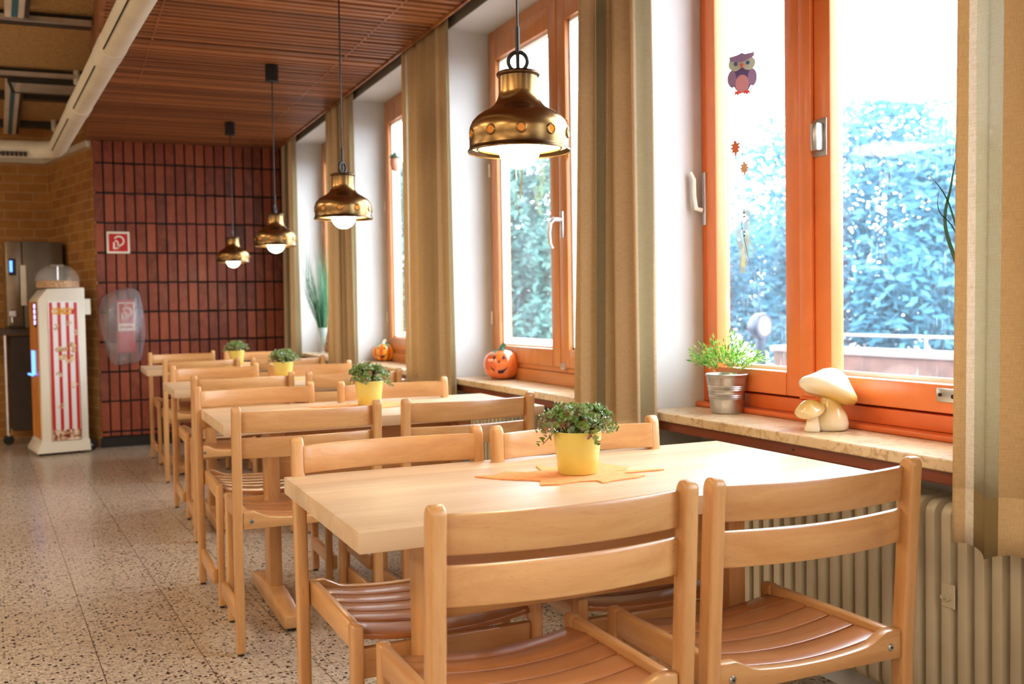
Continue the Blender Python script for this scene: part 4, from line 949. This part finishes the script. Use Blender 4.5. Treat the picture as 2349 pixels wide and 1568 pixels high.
# ------------------------------------------------------------------ popcorn machine
def popcorn_machine():
    g = empty('popcorn_vending_machine', (-.205,9.10,0), radians(10), 'white popcorn vending machine with red striped side panel, standing left of the clinker wall', 'popcorn machine')
    W_, D_ = .36, .46
    b = MB(); prof = [(-.045,.03),(-.045,.045),(.0,.115),(.0,1.285),(.07,1.375),(W_,1.385),(W_,.115),(W_+.012,.10),(W_+.012,.03)]
    b.prism(prof, 'y', 0.0, D_); b.bevel_sharp(.008,2,30); b.build('housing', M['cream'], g)
    b = MB(); A=[(-.045,-.03,.02),(W_+.01,-.03,.02),(W_+.01,D_+.02,.02),(-.045,D_+.02,.02)]; B_=[(-.002,-.001,.12),(W_,-.001,.12),(W_,D_,.12),(-.002,D_,.12)]
    A_=[b.bm.verts.new(p) for p in A]; B2=[b.bm.verts.new(p) for p in B_]
    for i in range(4): b.bm.faces.new((A_[i],A_[(i+1)%4],B2[(i+1)%4],B2[i]))
    b.bm.faces.new(A_[::-1]); b.bm.faces.new(B2); b.build('base', M['cream'], g, False)
    # striped side panel
    t = NT('popcorn_stripes'); tc = t.n('ShaderNodeTexCoord'); sx = t.n('ShaderNodeSeparateXYZ'); t.l(tc.outputs['Object'], sx.inputs[0])
    u = t.math('MODULO', t.math('ADD', sx.outputs['X'], .0), .0635); c = t.mix(t.math('LESS_THAN', u, .026), srgb(232,232,236), srgb(196,40,34))
    f = t.noise(tc.outputs['Object'], 38, 4, .7); fz = t.math('LESS_THAN', t.math('ADD', sx.outputs['Z'], t.math('MULTIPLY', f, .07)), .235)
    pc = t.ramp(t.noise(tc.outputs['Object'], 30, 3, .6), [(.42,srgb(120,36,26)),(.5,srgb(196,150,116)),(.6,srgb(240,224,204))])
    c = t.mix(fz, c, pc); t.base(c, .35, 0, .3)
    b = MB(); b.box(0,.220,-.004,.0,.115,1.262); pn = b.build('striped_panel', t.m, g, False, loc=(.080,-.0,0)); 
    b = MB()
    for q in ((-.006,0,.109,1.268),(.220,.226,.109,1.268),(-.006,.226,.109,.115),(-.006,.226,1.262,1.268)): b.box(q[0],q[1],-.006,.0,q[2],q[3])
    b.build('panel_edge', M['alu'], pn, False)
    cu = bpy.data.curves.new('lettering','FONT'); cu.body = 'CORNIZZY'; cu.size = .070; cu.extrude = .001; cu.offset = .0034
    me = bpy.data.meshes.new_from_object(bpy.data.objects.new('tmp_t', cu)); me.materials.append(plain('letter_yellow', srgb(232,168,36), .5))
    for v in me.vertices: v.co.x *= .46
    lo = bpy.data.objects.new('lettering', me); COL.objects.link(lo); lo.parent = pn; lo.location = (.018,-.006,1.165); lo.rotation_euler = (pi/2,0,0)
    b = MB(); b.prism([(.165,1.165),(.172,1.20),(.19,1.205),(.215,1.235),(.212,1.21),(.195,1.18),(.185,1.160)], 'y', -.006,-.0045); b.build('swoosh', M['red'], pn, False)
    rnd = random.Random(8); pcm = plain('popcorn', srgb(206,180,142), .8, 0,0,.25,30)
    for (x_,z_,s_) in ((.045,1.06,.034),(.15,1.09,.034),(.195,1.01,.032),(.06,.66,.034),(.18,.57,.036),(.07,.40,.036),(.05,1.045,.022),(.08,.84,.075),(.14,.80,.06),(.15,.88,.07)):
        b = MB()
        for k in range(6):
            a_ = rnd.uniform(0,6.28); r_=s_*.5; b.lathe([(0,r_*.55),(r_*.4,r_*.4),(r_*.6,0),(r_*.4,-r_*.4),(0,-r_*.55)], 10, (x_+cos(a_)*r_, -.006, z_+sin(a_)*r_))
        for v in b.bm.verts: v.co.y = -.0045 + (v.co.y+.006)*.12
        b.build('popcorn_motif', pcm, pn)
    # front (faces left)
    t = NT('popcorn_front'); v = t.coords('Object',(1,14,1.2)); f = t.noise(v, 2.2, 4, .7); t.base(t.ramp(f, [(.35,srgb(150,70,30)),(.5,srgb(216,130,50)),(.65,srgb(240,180,90))]), .4)
    b = MB(); b.box(-.004,.0,.04,D_-.02,.13,1.27); b.build('front_panel', t.m, g, False)
    b = MB(); b.box(-.0065,-.004,.055,.17,1.06,1.26); b.build('display_bezel', M['black'], g, False)
    for q in (1.08,1.125,1.17,1.215): b = MB(); b.box(-.013,-.006,.10,.15,q,q+.036,.004,1); b.build('display_digit', M['led_white'], g)
    b = MB(); b.box(-.012,-.003,.20,.34,.66,.86); b.build('light_strip', M['led'], g, False)
    b = MB(); b.tube([(-.03,.18,.66),(-.03,.38,.66)], .010, 8); b.build('tray_light', M['led'], g)
    b = MB(); b.box(W_,W_+.05,.02,.16,1.155,1.29,.006,1); b.build('side_box', M['cream'], g)
    # popcorn dome
    b = MB(); b.lathe([(.165,0),(.168,.02),(.160,.055),(.12,.062),(0,.064)], 32, (.19,.2,1.386)); pz_ = b.build('popcorn_bin', plain('popcorn_heap', srgb(190,140,84), .9, 0,0,.25,60), g)
    b = MB(); b.lathe([(.172,0),(.172,.08),(.155,.13),(.11,.175),(.05,.2),(0,.205)], 32, (.19,.2,1.384)); b.build('dome', clear('dome_plastic', (.9,.85,.75,1), .08, .16), g, ang=60)
    b = MB(); b.tube([(.19,.2,1.44),(.19,.2,1.57)], .006, 8); b.tube([(.14,.2,1.575),(.24,.2,1.575)], .009, 8); b.build('stirrer', M['alu'], g)
    for y_ in (.08,D_-.06):
        b = MB(); b.lathe([(0,-.016),(.045,-.016),(.05,-.01),(.05,.01),(.045,.016),(0,.016)], 24, m=Matrix.Translation((W_+.03,y_,.05)) @ Matrix.Rotation(pi/2,4,'X')); wo = b.build('wheel', M['black'], g)
        b = MB(); b.lathe([(0,-.02),(.012,-.02),(.012,.02),(0,.02)], 12, m=Matrix.Translation((W_+.03,y_,.05)) @ Matrix.Rotation(pi/2,4,'X')); b.build('hub', M['alu'], wo)
    for x_,y_ in ((-.01,.02),(-.01,D_-.02),(.3,.02)): b = MB(); b.lathe([(0,0),(.016,0),(.016,.022),(0,.022)], 12, (x_,y_,0)); b.build('foot', M['black'], g)
popcorn_machine()
# drinks machine on a steel trolley
g = empty('steel_trolley', (-.98,9.93,0), radians(8), 'steel trolley with a dark counter, carrying the grey drinks machine', 'trolley')
b = MB(); b.box(0,.90,0,.40,.985,1.045,.004,1); b.build('counter_top', plain('dark_counter', srgb(84,68,52), .4), g)
for x_,y_ in ((.49,.03),(.06,.03),(.06,.37),(.86,.37)):
    b = MB(); b.tube([(x_,y_,.09),(x_,y_,.985)], .016, 12); b.build('leg', M['alu'], g)
    b = MB(); b.lathe([(0,-.014),(.04,-.014),(.045,-.008),(.045,.008),(.04,.014),(0,.014)], 20, m=Matrix.Translation((x_,y_,.046)) @ Matrix.Rotation(pi/2,4,'X')); b.build('wheel', M['black'], g)
    b = MB(); b.box(x_-.012,x_+.012,y_-.02,y_+.02,.08,.10); b.build('caster_fork', M['alu'], g)
b = MB(); b.box(.53,.86,.02,.38,.12,.97,.005,1); b.build('cabinet', plain('dark_cabinet', srgb(58,46,36), .6), g)
b = MB(); b.tube([(.0,.01,1.10),(.44,.01,1.10)], .006, 8); 
for x_ in (.02,.22,.42): b.tube([(x_,.01,1.04),(x_,.01,1.10)], .006, 6)
b.build('rail', M['alu'], g)
g = empty('drinks_machine', (-.335,9.985,1.0465), radians(9), 'grey metal drinks machine with a small blue display, behind the popcorn machine', 'drinks machine')
b = MB(); b.box(0,.33,0,.24,.0,.775,.006,2); b.build('housing', plain('grey_metal', srgb(112,102,88), .4, .5), g)
b = MB(); b.box(-.14,-.004,.02,.24,.0,.775,.012,2); b.build('front_column', plain('silver_metal', srgb(150,132,108), .35, .6), g)
b = MB(); b.box(-.115,-.055,.012,.021,.47,.62,.003,1); b.build('display_bezel', M['black'], g)
b = MB(); b.box(-.108,-.085,.009,.013,.50,.60,.002,1); b.build('display', M['led'], g)
b = MB(); b.box(-.025,.022,-.010,.0,.20,.56,.003,1); b.build('price_strip', M['white_sign'], g)
b = MB(); b.box(-.125,-.07,-.03,.02,.10,.16,.006,1); b.tube([(-.10,-.01,.10),(-.10,-.01,.05)], .012, 10); b.build('spout', M['alu'], g)
b = MB(); b.box(-.135,-.02,-.05,.02,.0,.02,.003,1); b.build('drip_tray', M['dark_metal'], g)
# ------------------------------------------------------------------ housings added above the unseen hall fill lights
for i,(x,y) in enumerate(HALL_FILL):
    g = empty('fill_light_housing', (x,y,2.92 if x<0 else 2.65), 0, 'square white housing added above an unseen fill light outside the picture', 'light', 'hall fill light housings')
    b = MB(); b.box(-.47,.47,-.47,.47,-.04,0); b.build('housing', M['paint_white'], g, False)
# ------------------------------------------------------------------ outdoors
b = MB(); b.box(2.2, 9.6, -6, 30, -.3, -.12); b.box(9.6, 120, -40, 120, -2.4, -2.2)
t = NT('terrace'); v = t.coords(); f = t.noise(v, 3, 4); t.base(t.ramp(f, [(.3,srgb(84,70,66)),(.7,srgb(122,108,104))]), .7); gr = struct(b.build('ground', t.m, smooth=False))
tw = empty('terrace_parapet', (9.2,6,-.12), 0, 'low brick parapet with a pale cap beyond the orange window', 'parapet')
b = MB(); b.box(-.18,.18,-12,5.3,0,.60); b.build('brick_course', plain('parapet_brick', srgb(92,62,52), .8, 0,0,.2,3), tw, False)
b = MB(); b.box(-.22,.22,-12,5.35,.60,.68,.01,1); b.build('cap', plain('parapet_cap', srgb(128,112,106), .8), tw, False)
b = MB(); b.tube([(.1,-12,.84),(.1,5.3,.84)], .018, 8)
for k in range(9): b.tube([(.1,-11.5+k*2.05,.68),(.1,-11.5+k*2.05,.84)], .016, 6)
b.build('hand_rail', M['steel'], tw)
sp = empty('outdoor_floodlight', (8.6,11.05,-.12), 0, 'round caged floodlight on a post outside the orange window', 'lamp')
m_ = Matrix.Rotation(radians(22),4,'Z') 
b = MB(); b.lathe([(0,-.16),(.10,-.15),(.17,-.06),(.185,.05),(.175,.07),(.0,.07)], 28, m=Matrix.Translation((0,0,.96)) @ Matrix.Rotation(radians(-75),4,'Z') @ Matrix.Rotation(pi/2,4,'Y')); b.build('head', plain('blue_grey', srgb(14,26,52), .4), sp)
b = MB(); b.lathe([(.0,.074),(.13,.074),(.14,.06)], 28, m=Matrix.Translation((0,0,.96)) @ Matrix.Rotation(radians(-75),4,'Z') @ Matrix.Rotation(pi/2,4,'Y')); b.build('lens', plain('lens', srgb(104,96,66), .3), sp)
b = MB(); b.tube([(0,0,0),(0,0,.80)], .07, 12); b.build('post', plain('post_blue', srgb(14,26,52), .5), sp)
dk = empty('terrace_bench', (7.4,10.0,-.12), 0, 'low timber and steel bench on the terrace outside the orange window', 'bench')
b = MB(); b.box(-.2,.2,-1.6,1.4,.40,.46); b.build('bench_seat', plain('weathered', srgb(92,70,58), .8), dk, False)
for y_ in (-1.4,-.4,.5,1.2): b = MB(); b.box(-.18,.18,y_-.04,y_+.04,0,.40); b.build('leg', plain('bench_leg', srgb(26,38,62), .6), dk, False)
br = empty('balcony_railing', (5.0,11,-.12), 0, 'pale metal balcony railing seen through the window behind the nearest lamp', 'railing')
b = MB(); b.box(-.02,.02,-3.5,4.5,.86,.90); b.box(-.015,.015,-3.5,4.5,.15,.18); b.build('hand_rail', M['lamella'], br, False)
b = MB()
for k in range(66): b.box(-.008,.008,-3.5+k*.12,-3.48+k*.12+.012,.0,.86)
b.build('bars', M['lamella'], br, False)
def tree_mesh(name, seed, n, R, H, mat, leaf=.17):
    rnd = random.Random(seed); bm = bmesh.new()
    blobs = [(Vector((rnd.uniform(-R,R)*.6, rnd.uniform(-R,R)*.6, H*rnd.uniform(.18,.86))), rnd.uniform(.32,.5)*R) for _ in range(16)] + [(Vector((0,0,H*.82)), R*.38),(Vector((0,0,H*.5)), R*.75)]
    for k in range(n):
        c, r = rnd.choice(blobs); d = Vector((rnd.gauss(0,1),rnd.gauss(0,1),rnd.gauss(0,1))).normalized(); p = c + d*r*rnd.uniform(.55,1.08)
        if p.z < .1: continue
        a_ = Vector((rnd.gauss(0,1),rnd.gauss(0,1),rnd.gauss(0,.6))).normalized(); b_ = a_.orthogonal().normalized(); s = leaf*rnd.uniform(.6,1.3)
        v_ = [bm.verts.new(p+a_*s), bm.verts.new(p+b_*s*.45), bm.verts.new(p-a_*s), bm.verts.new(p-b_*s*.45)]; bm.faces.new(v_)
    me = bpy.data.meshes.new(name); bm.to_mesh(me); bm.free(); me.materials.append(mat); return me
tm = [tree_mesh('crown', 31, 16000, 2.6, 6.4, M['treeA_hazed'], .125), tree_mesh('crown', 32, 16000, 2.8, 7.0, M['treeA_hazed'], .125), tree_mesh('crown', 33, 16000, 2.8, 8.5, M['treeB_hazed'], .13)]
def trunk_mesh():
    b = MB(); b.tube([(0,0,-.3),(.05,.05,1.5),(0,0,3.2),(.1,0,5)], [.2,.15,.11,.05], 8); o = b.build('trunk', M['trunk']); return o
tk = trunk_mesh(); tkm = tk.data; bpy.data.objects.remove(tk)
TREES = [(33.5,32,0,1.02,'leafy tree filling the left pane of the orange window'),(44.6,32,1,1.44,'tallest leafy tree, its crown peaking in the right pane of the orange window'),(56.5,32,0,1.05,'leafy tree hidden mostly by the right curtain'),
         (39.3,42,1,1.12,'leafy tree farther back, between the two crowns in the orange window'),(50.8,41,1,1.15,'leafy tree farther back at the right of the right orange pane'),
         (24.6,26,2,1.0,'dark green tree seen through the window behind the nearest lamp'),(19.0,34,2,1.05,'dark tree farther back left of the one behind the nearest lamp'),(28.3,38,2,1.1,'dark tree farther back right of the window handle')]
TREES = [(d*sin(radians(a)), d*cos(radians(a)), k, s_, l_) for a, d, k, s_, l_ in TREES]
for x,y,k,s,lab in TREES:
    g = empty('garden_tree', (x,y,-2.2), random.uniform(0,6), lab + ', outdoors', 'tree', 'garden trees'); g.scale = (s,s,s)
    o = bpy.data.objects.new('crown', tm[k]); COL.objects.link(o); o.parent = g
    o = bpy.data.objects.new('trunk', tkm); COL.objects.link(o); o.parent = g
